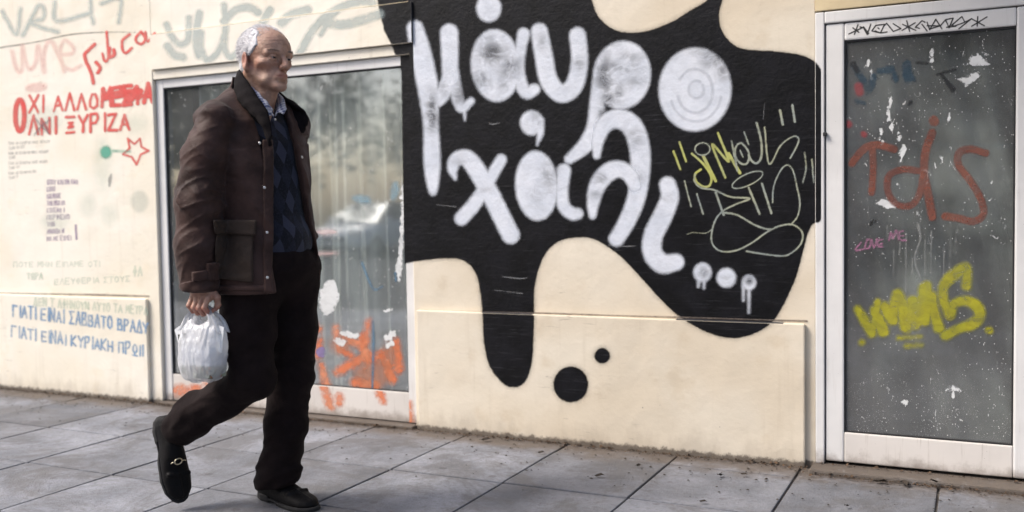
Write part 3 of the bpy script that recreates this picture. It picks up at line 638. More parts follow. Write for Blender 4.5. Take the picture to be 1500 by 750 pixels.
# window paint
WG = (wx0+gi, wx1-gi, .168, z1-.055)
def wp(name, prims, mt, y=.036, clip=WG, **k):
    for q in prims: _wp(name, [q], mt, y, clip, **k)
def _wp(name, prims, mt, y=.036, clip=WG, **k): return graffiti(name, prims, mt, win, y, clip, .006, 5, lift=k.get('lift', 1), thin=k.get('thin', ()))
wp('orange_paint', [stroke([(462,480,6),(466,482,6)]), stroke([(470,535,4),(480,572,7)]), stroke([(492,480,5),(496,510,4),(514,520,4)]), stroke([(495,545,6),(520,530,7),(545,520,6)]), stroke([(530,495,6),(540,530,5),(556,520,5)]), stroke([(560,520,6),(575,555,7)])], P_['orange'])
wp('orange_paint', [stroke([(505,495,5),(530,505,6)]), stroke([(540,470,4),(535,500,6)]), stroke([(468,500,5),(466,520,6)]), stroke([(520,560,7),(550,565,7)]), stroke([(580,500,5),(584,540,7)])], P_['orange'], lift=2)
wp('orange_paint', [stroke([(474,566,5),(482,590,6),(486,598,3)]), stroke([(556,575,6),(562,588,4)]), ('e',264,572,12,9,0), ('e',286,571,10,8,0), stroke([(300,560,3),(318,585,5)]), ('e',330,590,12,5,0), ('e',497,585,6,10,0)], P_['orange'], .024, (WG[0], WG[1], .03, .161))
graffiti('orange_paint', [stroke([(598,592,5),(600,616,6)])], P_['orange'], win, .020, (wx1-.049, wx1, .02, .5), .006, 4)
wp('orange_haze', [('e',545,548,26,20,0),('e',500,505,16,12,0),('e',570,520,10,18,0)], paint('orange_overspray', (.62,.22,.10), 10, 5, .5, .5), lift=2)
wp('white_splash', [('e',482,436,13,27,8)], P_['splash'])
wp('white_splash', [('e',588,350,3,40,2),('e',590,300,3,30,0), ('e',584,395,4,16,5)], P_['splash'])
wp('white_splash', [('e',512,490,15,4,10),('e',498,500,8,5,20),('e',572,492,10,5,-30),('e',570,455,6,2,-20),('e',570,505,8,3,-30)], P_['splash'], lift=2)
wp('blue_drip', [stroke([(530,385,1.6),(540,410,1.6),(548,424,1.4),(560,420,1)]), stroke([(546,470,1.2),(547,500,2),(546,545,1.6),(545,575,1.2)]), stroke([(579,400,2),(580,412,1.4)])], paint('blue_drip_paint', (.10,.20,.30), 1.5, 1.2, .8, .4), lift=2)
wp('blue_smear', [('e',530,292,14,6,10),('e',578,280,6,14,10)], paint('pale_blue_smear', (.25,.42,.52), 4, 3, .5, .5), lift=2)
wp('violet_blot', [('e',470,516,7,8,0)], paint('violet_blot_paint', (.24,.20,.42), 1.5, 6.5, .8, .4), lift=3)
wp('pink_smear', [('e',470,372,24,3,-4),('e',478,340,16,5,0)], paint('pale_pink_smear', (.70,.50,.48), 4, 2.5, .5, .5), lift=2)
# ---- paint on the door
DG = (px0+.007, px1-.007, pz0+.007, pz1-.008)
def dp(name, prims, mt, y=.018, clip=DG, st=.004, **k):
    if name in ('white_splash', 'blue_smear', 'black_smear', 'red_spot', 'pale_streaks', 'yellow_strokes'):
        for q in prims: _dp(name, [q], mt, y, clip, st, **k)
    else: _dp(name, prims, mt, y, clip, st, **k)
def _dp(name, prims, mt, y=.018, clip=DG, st=.004, **k): return graffiti(name, prims, mt, door, y, clip, st, k.get('soft', 4), lift=k.get('lift', 1), thin=k.get('thin', ()))
def zd(pts, r): return stroke([(1235+p[0]/2.68, 60+p[1]/2.68)+tuple(p[2:]) for p in pts], r)
dp('brown_letter', [zd([(35,480),(80,425),(130,408),(200,425)],5.5), zd([(115,425),(118,500),(112,595)],5)], P_['brown'], lift=2)
dp('brown_letter', [zd([(300,510),(230,505),(180,530),(175,590),(210,640),(265,645),(300,600),(315,520)],5), zd([(350,360),(325,430),(318,520),(335,610),(350,690)],6)], P_['brown'], lift=3)
dp('brown_letter', [zd([(355,312),(358,316)],7)], P_['brown'], lift=2)
dp('brown_letter', [zd([(560,440),(500,425),(455,440),(455,490),(500,550),(540,620),(550,680),(510,708),(450,695),(400,688)],5.5)], P_['brown'], lift=2)
dp('white_splash', [('p', [(1416,95),(1424,83),(1432,80),(1450,95)]), ('p', [(1404,117),(1432,105),(1435,112),(1425,120),(1415,125),(1406,120)])], P_['splash'], soft=2)
dp('white_splash', [('e',1300,299,17,5,12), ('e',1322,224,3,12,10), ('e',1318,202,2,7,0), ('e',1304,150,1.6,8,0), ('e',1302,170,1.8,9,6), ('e',1306,186,1.5,6,0), ('e',1366,76,2,6,0), ('e',1365,92,2.4,6,0), ('e',1272,94,1.8,6,8), ('e',1277,110,1.6,6,-8), ('e',1353,250,5,1.6,0), ('e',1290,196,1.5,7,10), ('e',1293,210,2,5,0), ('e',1390,170,2,6,10), ('e',1380,234,2,5,0)], P_['splash'], soft=2)
dp('white_splash', [('p', [(1384,572),(1390,566),(1397,564),(1404,568),(1408,573)]), stroke([(1396,574,1),(1396,582,1.5)]), ('e',1326,590,5,4,0)], P_['splash'], soft=2)
dp('pale_streaks', [stroke([(1300+i*9.2, 330+(i*37) % 50, (.6)), (1299+i*9.2, 350+(i*53) % 80, .4)]) for i in range(12)] + [stroke([(1345,330,2),(1348,350,1.4),(1340,380,1),(1352,420,.8)])], paint('pale_drip_paint', (.42,.42,.41), 1.4, 1.6, .45, .6), soft=2)
dp('blue_smear', [zd([(40,100,3),(75,150,5),(100,190,6),(120,140,5)],None), zd([(140,120,4),(190,115,5),(210,160,3)],None), zd([(250,90,6),(255,140,7),(275,150,4)],None), zd([(50,235,3),(85,245,2)],None)], P_['navy'], soft=5)
dp('black_smear', [zd([(40,90,4),(55,120,3)],None), zd([(290,85,2),(330,88,2)],None), zd([(370,130,2),(440,112,1.5)],None), zd([(385,130,2),(430,190,4)],None), zd([(265,240,3),(258,248,2)],None)], paint('black_smear_paint', (.012,.012,.014), 1.8, 1.6, .85, .4), lift=2)
dp('red_spot', [zd([(18,325,5),(22,328,5)],None), zd([(80,365,4),(84,368,4)],None), zd([(60,180,6),(65,200,6)],None)], P_['reds'], soft=5)
def ze(pts, r): return stroke([(1235+p[0]/3.572, 320+p[1]/3.572)+tuple(p[2:]) for p in pts], r)
dp('pink_writing', [ze([(95,125),(65,165),(110,160)],1.3), ze([(125,110),(115,150),(135,155),(145,115),(125,110)],1.3), ze([(150,110),(162,152),(178,105)],1.3), ze([(205,110),(185,115),(180,140),(205,130)],1.3), ze([(185,148),(205,148)],1.3),
      ze([(240,115),(250,70),(262,105),(278,62),(290,110)],1.3), ze([(315,65),(295,75),(298,110),(330,115)],1.3), ze([(298,92),(320,90)],1.2)], P_['magenta'], soft=2)
dp('small_scribble', [ze([(140,40),(145,15),(150,35),(158,5),(165,25)],.7), ze([(170,10),(180,25)],.7)], P_['blackink'], soft=1.5)
YL = [ze([(75,475,5.6),(110,530,7.0),(150,605,5.6)],None), ze([(150,600,5.6),(170,520,5.6),(180,440,5.6)],None), ze([(165,480,7.0),(190,545,8.4),(210,590,8.4)],None), ze([(215,460,7.0),(240,500,8.4),(260,530,8.4)],None), ze([(255,520,8.4),(270,440,7.0),(280,400,7.0)],None), ze([(285,400,8.4),(310,450,8.4),(320,490,8.4)],None),
      ze([(320,480,7.0),(315,540,7.0),(335,575,7.0),(355,500,7.0),(360,430,7.0)],None), ze([(370,430,7.0),(380,500,8.4),(378,560,7.0)],None), ze([(400,540,7.0),(410,440,7.0),(420,360,7.0)],None), ze([(440,350,7.0),(438,440,8.4),(430,540,7.0)],None), ze([(470,400,5.6),(475,480,7.0),(500,570,8.4)],None)]
dp('yellow_letters', YL, P_['yellow'], lift=2, soft=5)
dp('yellow_letters', [ze([(645,355,7.0),(650,300,7.0),(640,255,7.0),(600,280,8.4),(550,320,8.4),(520,370,7.0),(530,440,7.0),(560,500,8.4)],None), ze([(560,490,8.4),(580,450,7.0),(640,430,7.0),(700,460,8.4),(715,510,8.4),(680,550,8.4),(600,580,7.0),(535,615,7.0)],None)], P_['yellow'], lift=3, soft=5)
dp('yellow_strokes', [ze([(290,625),(405,620)],3), ze([(330,668),(410,662)],3.4), ze([(98,648),(100,650)],4.5), ('s', np.array([(1449+4.2*cos(a), 484+3.2*sin(a), 1.8) for a in np.linspace(0,6.3,12)]))], P_['yellow'], soft=4)
def zf(pts, r=.85): return ('s', np.array([(1235+x/6.667, 10+y/6.667, r) for x, y in pts]))
BK = [zf([(55,265),(195,200)]), zf([(95,205),(155,250)]), zf([(145,175),(110,270)]), zf([(165,195),(200,205),(240,270)]), zf([(200,195),(250,260)]), zf([(270,170),(235,270),(205,215)]), zf([(280,235),(320,180),(405,170),(365,255),(310,235)]), zf([(280,235),(365,255),(430,245)]), zf([(340,205),(352,215)]),
      zf([(395,190),(425,160),(490,240),(565,212),(490,165)]), zf([(575,230),(705,155)]), zf([(580,170),(710,230)]), zf([(620,135),(650,240)]), zf([(745,210),(705,200),(770,135),(800,150)]), zf([(770,170),(820,235)]), zf([(820,150),(845,225),(905,120),(965,215)]), zf([(820,185),(950,185),(850,215)]), zf([(950,185),(1000,125),(1035,205),(1075,110),(1000,125)]),
      zf([(1010,200),(1100,190),(1060,180),(1160,95),(1190,150),(1080,190)]), zf([(1130,215),(1255,115),(1190,150)]), zf([(1255,190),(1405,98)]), zf([(1260,120),(1380,185)]), zf([(1315,95),(1310,190)])]
dp('black_marker_tag', BK, P_['blackink'], .0045, (lx0, lx1, lz1-.066, lz1), .0025, soft=1.5)
# ------------------------------------------------------------------ implicit modelling: numpy distance fields meshed by surface nets
def nets(f, lo, hi, h):
    lo = np.array(lo, float); hi = np.array(hi, float); n = np.ceil((hi-lo)/h).astype(int)+1
    ax = [lo[i]+h*np.arange(n[i]) for i in range(3)]
    X, Y, Z = np.meshgrid(*ax, indexing='ij'); X = X.astype(np.float32); Y = Y.astype(np.float32); Z = Z.astype(np.float32)
    D = f(X, Y, Z); ins = D < 0
    nx, ny, nz = D.shape; c = [slice(0, -1), slice(1, None)]
    cnt = np.zeros((nx-1, ny-1, nz-1), np.int8); 
    for a in (0, 1):
        for b in (0, 1):
            for d in (0, 1): cnt += ins[c[a], c[b], c[d]]
    act = (cnt > 0) & (cnt < 8); idx = -np.ones(act.shape, np.int64); I, J, K = np.nonzero(act); idx[I, J, K] = np.arange(len(I))
    S_ = np.zeros((len(I), 3)); W_ = np.zeros(len(I))
    cor = [(a, b, d) for a in (0, 1) for b in (0, 1) for d in (0, 1)]
    for p in cor:
        for axi in range(3):
            if p[axi]: continue
            q = list(p); q[axi] = 1
            d0 = D[I+p[0], J+p[1], K+p[2]]; d1 = D[I+q[0], J+q[1], K+q[2]]
            m_ = (d0 < 0) != (d1 < 0); t_ = np.where(m_, d0/np.where(m_, d0-d1, 1), 0)
            pt = np.array(p, float)[None, :].repeat(len(I), 0); pt[:, axi] += t_
            S_[m_] += pt[m_]; W_[m_] += 1
    V = (S_/W_[:, None] + np.stack([I, J, K], 1))*h + lo
    F_ = []
    for axi in range(3):
        s0 = [slice(None)]*3; s1 = [slice(None)]*3; s0[axi] = slice(0, -1); s1[axi] = slice(1, None)
        a = ins[tuple(s0)]; b = ins[tuple(s1)]; e = a != b
        E = np.argwhere(e); o = [i for i in range(3) if i != axi]
        ok = (E[:, o[0]] > 0) & (E[:, o[1]] > 0) & (E[:, o[0]] < D.shape[o[0]]-1) & (E[:, o[1]] < D.shape[o[1]]-1); E = E[ok]
        def at(d0, d1):
            q = E.copy(); q[:, o[0]] -= d0; q[:, o[1]] -= d1; return idx[q[:, 0], q[:, 1], q[:, 2]]
        Q = np.stack([at(1, 1), at(0, 1), at(0, 0), at(1, 0)], 1)
        flip = a[tuple(E.T)]
        if axi == 1: flip = ~flip
        Q[~flip] = Q[~flip][:, ::-1]; F_.append(Q)
    return V, np.concatenate(F_)
def fast_mesh(name, V, Q, mtl, parent=None, attrs=None):
    me = bpy.data.meshes.new(name); me.vertices.add(len(V)); me.vertices.foreach_set('co', np.asarray(V, np.float32).ravel())
    me.loops.add(Q.size); me.loops.foreach_set('vertex_index', Q.astype(np.int32).ravel())
    me.polygons.add(len(Q)); me.polygons.foreach_set('loop_start', np.arange(0, Q.size, 4, dtype=np.int32))
    me.update(calc_edges=True); me.validate()
    me.polygons.foreach_set('use_smooth', np.ones(len(me.polygons), bool))
    for k, v in (attrs or {}).items():
        at = me.attributes.new(k, 'FLOAT', 'POINT'); at.data.foreach_set('value', np.asarray(v, np.float32))
    me.materials.append(mtl); return link(bpy.data.objects.new(name, me), parent)
def smin(a, b, k):
    h = np.clip(.5+.5*(b-a)/k, 0, 1); return b*(1-h)+a*h-k*h*(1-h)
def smax(a, b, k): return -smin(-a, -b, k)
def cone(X, Y, Z, a, b, ra, rb):
    a = np.array(a, np.float32); d = np.array(b, np.float32)-a; L = float(d@d)+1e-12
    t_ = np.clip(((X-a[0])*d[0]+(Y-a[1])*d[1]+(Z-a[2])*d[2])/L, 0, 1)
    return np.sqrt((X-a[0]-t_*d[0])**2+(Y-a[1]-t_*d[1])**2+(Z-a[2]-t_*d[2])**2)-(ra+(rb-ra)*t_)
def chain(X, Y, Z, pts, k=.02):
    d = None
    for a, b in zip(pts[:-1], pts[1:]):
        e = cone(X, Y, Z, a[:3], b[:3], a[3], b[3]); d = e if d is None else smin(d, e, k)
    return d
def ell(X, Y, Z, c, r, rz=0., ry=0.):
    x, y, z = X-c[0], Y-c[1], Z-c[2]
    if rz: x, y = x*cos(rz)+y*sin(rz), -x*sin(rz)+y*cos(rz)
    if ry: x, z = x*cos(ry)-z*sin(ry), x*sin(ry)+z*cos(ry)
    k0 = np.sqrt((x/r[0])**2+(y/r[1])**2+(z/r[2])**2); k1 = np.sqrt((x/r[0]**2)**2+(y/r[1]**2)**2+(z/r[2]**2)**2)+1e-9
    return k0*(k0-1)/k1
_lat = np.random.RandomState(5).rand(32, 32, 32).astype(np.float32)
def vnoise(x, y, z):
    xi, yi, zi = np.floor(x).astype(int), np.floor(y).astype(int), np.floor(z).astype(int)
    fx, fy, fz = x-xi, y-yi, z-zi; fx = fx*fx*(3-2*fx); fy = fy*fy*(3-2*fy); fz = fz*fz*(3-2*fz); r = 0
    for a in (0, 1):
        for b in (0, 1):
            for c in (0, 1):
                r = r+_lat[(xi+a) % 32, (yi+b) % 32, (zi+c) % 32]*(fx if a else 1-fx)*(fy if b else 1-fy)*(fz if c else 1-fz)
    return r*2-1
def ridge(x, y, z): return 1-2*np.abs(vnoise(x, y, z))

# ------------------------------------------------------------------ materials for the man
t = NT('aged_skin'); p = t.coord('Object'); rd = t.attr('red')
c = t.mix(t.ramp(t.noise(p, 40, 5, .6), .35, .7), (.34, .19, .135), (.50, .31, .225))
c = t.mix(t.ramp(t.voro(p, 90), .22, .10, 0, .25), c, (.28, .12, .08))
c = t.mix(t.math('MULTIPLY', rd, .75, clamp=True), c, (.40, .12, .085))
c = t.mix(t.attr('stubble'), c, (.34, .26, .22))
wr = t.noise(t.mapv(p, (1, 1, 4)), 55, 5, .65, .6)
M['skin'] = t.set(c, .48, t.bump(t.noise(p, 300, 3), .12, .002, t.bump(wr, .5, .005)), Subsurface_Weight=.08, Subsurface_Scale=.01)
M['hair'] = simple('white_hair', (.60, .59, .61), .7, .14, 120, .25, 260)
M['brow'] = simple('grey_eyebrow', (.24, .19, .165), .8)
M['eye_white'] = simple('eye_white', (.36, .33, .31), .2, .03)
M['iris'] = simple('dark_iris', (.02, .012, .01), .1, .03)
def cloth(name, col, var=.2, weave=700, rough=.85, sheen=.2, wb=.15, dust=None):
    t = NT(name); p = t.coord('Object')
    c = t.mix(t.ramp(t.noise(p, 9, 5, .6), .3, .7), tuple(v*(1-var) for v in col), tuple(v*(1+var) for v in col))
    c = t.mix(t.ramp(t.noise(p, 60, 5, .7), .45, .8, 0, .3), c, tuple(v*1.7 for v in col))
    nr = t.n('TexNoise', noise_type='RIDGED_MULTIFRACTAL'); t.l(t.mapv(p, (1.0, 1.0, 1.7), rot=(.5, .6, 0)), nr.inputs['Vector']); nr.inputs['Scale'].default_value = 7; nr.inputs['Detail'].default_value = 4; nr.inputs['Distortion'].default_value = .5
    b = t.bump(t.noise(p, weave, 2, .5), wb, .001, t.bump(t.noise(p, 26, 5, .6, .8), .45, .008, t.bump(nr.outputs[0], .75, .02)))
    return t.set(c, rough, b, Sheen_Weight=sheen, Specular_IOR_Level=.14)
M['jacket'] = cloth('brown_waxed_cotton', (.046, .0255, .0215), .38, 500, .56, .05)
M['pocket'] = cloth('worn_brown_cotton', (.038, .026, .020), .28, 500, .62, .05)
M['corduroy'] = cloth('dark_corduroy', (.0055, .0038, .0044), .2, 300, .9, .0)
M['trouser'] = cloth('black_brown_wool', (.011, .0068, .0068), .3, 600, .9, .0)
M['shoe'] = simple('black_leather', (.0045, .004, .0045), .62, .2, 30, .2, 120, Specular_IOR_Level=.15)
M['sole'] = simple('dark_rubber_sole', (.009, .0085, .009), .85)
M['brass'] = simple('pale_brass', (.75, .66, .48), .28, .1, Metallic=1.0)
M['snap'] = simple('steel_snap', (.70, .68, .66), .3, .1, Metallic=.9)
t = NT('argyle_knit'); p = t.sep(t.coord('Object'))
# diamonds on the chest, in the coordinates of the knit itself (side to side and up and down)
u_ = t.math('MULTIPLY', t.math('ADD', p[1], t.math('MULTIPLY', p[0], -.45)), 1/.074); v_ = t.math('MULTIPLY', p[2], 1/.165)
s_ = t.math('FRACT', t.math('ADD', u_, v_)); d_ = t.math('FRACT', t.math('SUBTRACT', u_, v_))
ch = t.math('MULTIPLY', t.math('GREATER_THAN', s_, .5), t.math('GREATER_THAN', d_, .5))
c = t.mix(ch, (.007, .008, .013), (.034, .037, .060))
ch2 = t.math('MULTIPLY', t.math('LESS_THAN', s_, .5), t.math('LESS_THAN', d_, .5))
c = t.mix(ch2, c, (.013, .015, .026))
o_ = t.coord('Object')
c = t.mix(t.ramp(t.noise(o_, 160, 3, .7), .45, .75, 0, .35), c, (.05, .055, .09))
M['knit'] = t.set(c, .92, t.bump(t.noise(t.mapv(o_, (1, 1, .4)), 420, 2), .4, .003), Specular_IOR_Level=.15, Sheen_Weight=.15)
t = NT('blue_check_shirt'); p = t.sep(t.coord('Object'))
a_ = t.math('FRACT', t.math('MULTIPLY', t.math('ADD', p[0], p[2]), 62)); b_ = t.math('FRACT', t.math('MULTIPLY', t.math('SUBTRACT', p[2], p[0]), 62))
k_ = t.math('MULTIPLY', t.math('ADD', t.math('GREATER_THAN', a_, .55), t.math('GREATER_THAN', b_, .55)), .5)
M['shirt'] = t.set(t.mix(k_, (.50, .50, .56), (.045, .06, .15)), .8)
def plastic_bag_mat():
    t = NT('white_carrier_plastic'); p = t.coord('Object')
    df = t.n('BsdfDiffuse'); df.inputs[0].default_value = (.82, .83, .86, 1); tl = t.n('BsdfTranslucent'); tl.inputs[0].default_value = (.80, .82, .86, 1)
    gs = t.n('BsdfGlossy'); gs.inputs['Roughness'].default_value = .22; tr = t.n('BsdfTransparent')
    b = t.bump(t.voro(t.mapv(p, (1.6, 1.2, .6)), 34, out='Distance'), .35, .010, t.bump(t.noise(t.mapv(p, (1.4, 1, .8)), 40, 5, .6, 1.2), .5, .008))
    for n_ in (df, gs, tl): t.l(b, n_.inputs['Normal'])
    m1 = t.n('MixShader'); m1.inputs[0].default_value = .35; t.l(df.outputs[0], m1.inputs[1]); t.l(tl.outputs[0], m1.inputs[2])
    m2 = t.n('MixShader'); m2.inputs[0].default_value = .14; t.l(m1.outputs[0], m2.inputs[1]); t.l(gs.outputs[0], m2.inputs[2])
    m3 = t.n('MixShader'); t.l(t.ramp(t.noise(p, 12, 3), .35, .7, .20, .52), m3.inputs[0]); t.l(m2.outputs[0], m3.inputs[1]); t.l(tr.outputs[0], m3.inputs[2])
    t.l(m3.outputs[0], t.out.inputs['Surface']); return t.m
M['plastic'] = plastic_bag_mat()

# ------------------------------------------------------------------ the man (local frame: x ahead, y towards the wall, z up; origin on the pavement)
MO = np.array([-2.15, -1.30, 0.0])
def rotz(p_, a, c=(0, 0)):
    x, y = p_[0]-c[0], p_[1]-c[1]; return (c[0]+x*cos(a)-y*sin(a), c[1]+x*sin(a)+y*cos(a)) + tuple(p_[2:])
def unrot(X, Y, a, c=(0, 0)):
    x, y = X-c[0], Y-c[1]; return x*cos(a)+y*sin(a), -x*sin(a)+y*cos(a)
# --- head
HC = (-.013, .0, 1.556); HY = radians(-13); HP = radians(4); HS = (.97, .97, .90)
def head_local(X, Y, Z):
    x, y = unrot(X, Y, HY, HC[:2]); z = Z-HC[2]
    x, z = x*cos(HP)-z*sin(HP), x*sin(HP)+z*cos(HP)
    return x/HS[0], y/HS[1], z/HS[2]
def head_world(p_):
    x, y, z = p_[0]*HS[0], p_[1]*HS[1], p_[2]*HS[2]
    x, z = x*cos(HP)+z*sin(HP), -x*sin(HP)+z*cos(HP)
    q = rotz((x, y), HY); return (q[0]+HC[0], q[1]+HC[1], z+HC[2])
def cranium(x, y, z):
    d = ell(x, y, z, (-.014, 0, .034), (.096, .077, .087)); return smin(d, ell(x, y, z, (.040, 0, .028), (.048, .060, .058)), .03)
def sk(f, x, y, z, c, *a):   # mirrored left/right
    return f(x, np.abs(y), z, c, *a)
def head_sdf(x, y, z):
    ay = np.abs(y)
    d = cranium(x, y, z)
    d = smin(d, ell(x, y, z, (.034, 0, -.050), (.048, .044, .065)), .030)
    d = smin(d, cone(x, ay, z, (-.005, .054, -.048), (.068, .012, -.102), .019, .017), .030)     # jaw
    d = smin(d, ell(x, ay, z, (.046, .045, -.024), (.026, .021, .022)), .022)                    # cheekbone
    d = smin(d, ell(x, ay, z, (.036, .038, -.072), (.024, .014, .024)), .02)                     # jowl
    d = smin(d, ell(x, y, z, (.083, 0, -.106), (.018, .020, .017)), .018)                        # chin
    d = smin(d, cone(x, ay, z, (.085, .010, .019), (.071, .047, .014), .0105, .010), .012)       # brow ridge
    d = smax(d, -ell(x, ay, z, (.095, .032, -.003), (.024, .018, .0135)), .012)                  # eye socket
    d = smin(d, ell(x, ay, z, (.0715, .031, -.003), (.0165, .0168, .0140)), .004)                # lids
    d = smin(d, cone(x, ay, z, (.081, .018, -.021), (.071, .043, -.017), .005, .004), .010)      # bags under the eyes
    d = smin(d, cone(x, y, z, (.090, 0, .008), (.111, 0, -.030), .0085, .0125), .010)            # nose
    d = smin(d, ell(x, ay, z, (.100, .0125, -.036), (.012, .0085, .0085)), .006)
    d = smax(d, -ell(x, ay, z, (.105, .0075, -.045), (.005, .0035, .004)), .003)
    d = smin(d, ell(x, y, z, (.080, 0, -.066), (.020, .028, .020)), .015)
    d = smin(d, cone(x, ay, z, (.0985, .000, -.0605), (.086, .023, -.065), .0055, .003), .005)   # lips
    d = smin(d, cone(x, ay, z, (.0965, .000, -.0725), (.086, .021, -.0675), .0065, .003), .005)
    d = smax(d, -cone(x, ay, z, (.104, .0, -.0665), (.088, .024, -.0672), .0016, .0014), .003)
    d = smax(d, -cone(x, ay, z, (.095, .018, -.036), (.080, .034, -.074), .0045, .0035), .008)
    d = smax(d, -ell(x, ay, z, (.060, .060, -.055), (.026, .012, .022)), .016)   # folds beside the mouth
    d = smax(d, -ell(x, y, z, (.100, 0, -.088), (.010, .016, .005)), .010)
    for zz, am in ((.045, .0011), (.058, .0010), (.070, .0008)):
        d = d+am*np.exp(-((z-zz-.004*np.cos(y*60))/.0022)**2)*(x > .04)
    for k_ in (-.4, .1, .6):                                                                     # crow's feet
        d = d+.0010*np.exp(-(((z+.002)-(k_*(ay-.050)))/.0016)**2)*((ay > .048) & (ay < .066) & (x > .02))
    # ear
    e = ell(x, ay, z, (-.012, .080, -.016), (.019, .0075, .033), .25, -.18)
    e = smin(e, ell(x, ay, z, (-.004, .077, -.044), (.009, .006, .011)), .008)
    e = smax(e, -ell(x, ay, z, (-.009, .0875, -.012), (.0105, .0075, .021), .25, -.18), .004)
    d = smin(d, e, .006)
    return d
def body_neck(X, Y, Z):
    a = head_world((-.030, 0, -.055)); b = (-.085, 0, 1.375)
    d = cone(X, Y, Z, a, b, .057, .064)
    f = head_world((.030, 0, -.085))
    d = smin(d, cone(X, Y, Z, f, (-.030, -.008, 1.385), .030, .038), .03)
    for s in (-1, 1):
        g = head_world((-.02, .055*s, -.055)); d = smin(d, cone(X, Y, Z, g, (-.035, .02*s, 1.375), .014, .013), .015)
    d = smin(d, ell(X, Y, Z, (-.010, -.008, 1.436), (.016, .012, .014)), .012)
    return d
def head_full(X, Y, Z):
    x, y, z = head_local(X, Y, Z); return smin(head_sdf(x, y, z)*.93, body_neck(X, Y, Z), .018)
V1, Q1 = nets(head_full, (-.19, -.13, 1.36), (.13, .13, 1.70), .0024)
x, y, z = head_local(V1[:, 0], V1[:, 1], V1[:, 2]); ay = np.abs(y)
red = np.exp(-((x-.105)**2+y**2+(z+.030)**2)/.00030)*.5+np.exp(-((x-.094)**2/.0004+(ay/.024)**4+((z+.0665)/.009)**2))*.9+np.exp(-((ay-.080)/.012)**2-((z+.014)/.034)**2)*.7+.35*np.exp(-((ay-.048)**2+(z+.035)**2)/.0005)
stub = .12*np.clip((-.040-z)/.03, 0, 1)*np.clip((x+.0)/.03, 0, 1)*(z > -.13)
# --- hand with five fingers round the bag's handles
def hand_sdf(X, Y, Z):
    d = chain(X, Y, Z, [(-.112, -.238, .86, .030), (-.110, -.240, .80, .026)], .02)
    d = smin(d, ell(X, Y, Z, (-.104, -.243, .778), (.042, .0155, .036)), .022)
    d = smin(d, ell(X, Y, Z, (-.076, -.236, .780), (.018, .016, .028)), .015)
    for i, (x_, L, r) in enumerate(((-.136, .026, .0078), (-.115, .031, .0088), (-.0925, .033, .0092), (-.070, .030, .0088))):
        k0 = (x_+.004, -.251, .766); k1 = (x_, -.263, .766-L); k2 = (x_+.001, -.247, .766-L-.020); k3 = (x_+.003, -.226, .766-L-.012)
        f = chain(X, Y, Z, [k0+(r*1.08,), k1+(r*1.03,), k2+(r*.92,), k3+(r*.80,)], .004); d = smin(d, f, .0045)
    th = chain(X, Y, Z, [(-.068, -.232, .790, .013), (-.049, -.228, .765, .0108), (-.052, -.222, .742, .0095), (-.062, -.219, .730, .0082)], .005)
    d = smin(d, th, .008)
    return d
V2, Q2 = nets(hand_sdf, (-.17, -.285, .69), (-.02, -.19, .86), .0019)
# --- the rest of the body, inside the clothes
def limbs(X, Y, Z):
    d = chain(X, Y, Z, [(-.07, 0, 1.40, .05), (-.075, 0, 1.33, .085)], .05)
    d = smin(d, ell(X, Y, Z, (-.07, 0, 1.20), (.095, .140, .20), -.26), .05); d = smin(d, ell(X, Y, Z, (-.045, 0, .93), (.095, .130, .16), -.2), .06)
    d = smin(d, cone(X, Y, Z, (-.10, -.15, 1.34), (-.02, .15, 1.34), .05, .05), .04)
    d = smin(d, chain(X, Y, Z, [(-.095, -.175, 1.34, .048), (-.128, -.235, 1.07, .040), (-.112, -.238, .83, .029)], .03), .02)
    d = smin(d, chain(X, Y, Z, [(-.03, .165, 1.34, .048), (-.09, .185, 1.07, .040), (.0, .142, .87, .028), (.02, .13, .82, .03)], .03), .02)
    d = smin(d, chain(X, Y, Z, [(-.03, -.085, .86, .080), (-.045, -.10, .47, .050), (-.36, -.10, .31, .026), (-.40, -.10, .25, .016), (-.405, -.10, .20, .010)], .02), .03)
    d = smin(d, chain(X, Y, Z, [(-.02, .085, .86, .080), (-.03, .10, .47, .050), (-.115, .10, .10, .032), (-.09, .095, .055, .020), (-.02, .09, .035, .014)], .02), .03)
    return d
V3, Q3 = nets(limbs, (-.50, -.31, -.01), (.18, .27, 1.42), .010)
Va = np.vstack([V1, V2, V3]); Qa = np.vstack([Q1, Q2+len(V1), Q3+len(V1)+len(V2)])
ra = np.concatenate([red, np.clip((.745-V2[:, 2])/.03, 0, .5)+.15, np.zeros(len(V3))]); sa = np.concatenate([stub, np.zeros(len(V2)+len(V3))])
man = fast_mesh('person', Va, Qa, M['skin'], None, {'red': ra, 'stubble': sa}); man.location = MO
tag(man, 'elderly white-haired man in open brown jacket walking past the shop window', 'person')
def mp(name, f, lo, hi, h, mtl, par=None):
    V, Q = nets(f, lo, hi, h); return fast_mesh(name, V, Q, mtl, par or man)
def trace(f, px, py, y0=-1.75):
    """first point of the field f on the picture ray through (px, py), local frame"""
    r = ray(px, py); r = r/np.linalg.norm(r); P = CAM-MO+r*2.2
    best = (9, P)
    for _ in range(160):
        d = float(f(*[np.array([v], np.float32) for v in P])[0])
        if d < best[0]: best = (d, P)
        if d < .0006 or np.linalg.norm(P-CAM+MO) > 4.5: break
        P = P+r*max(d*.6, .0008)
    return best[1]
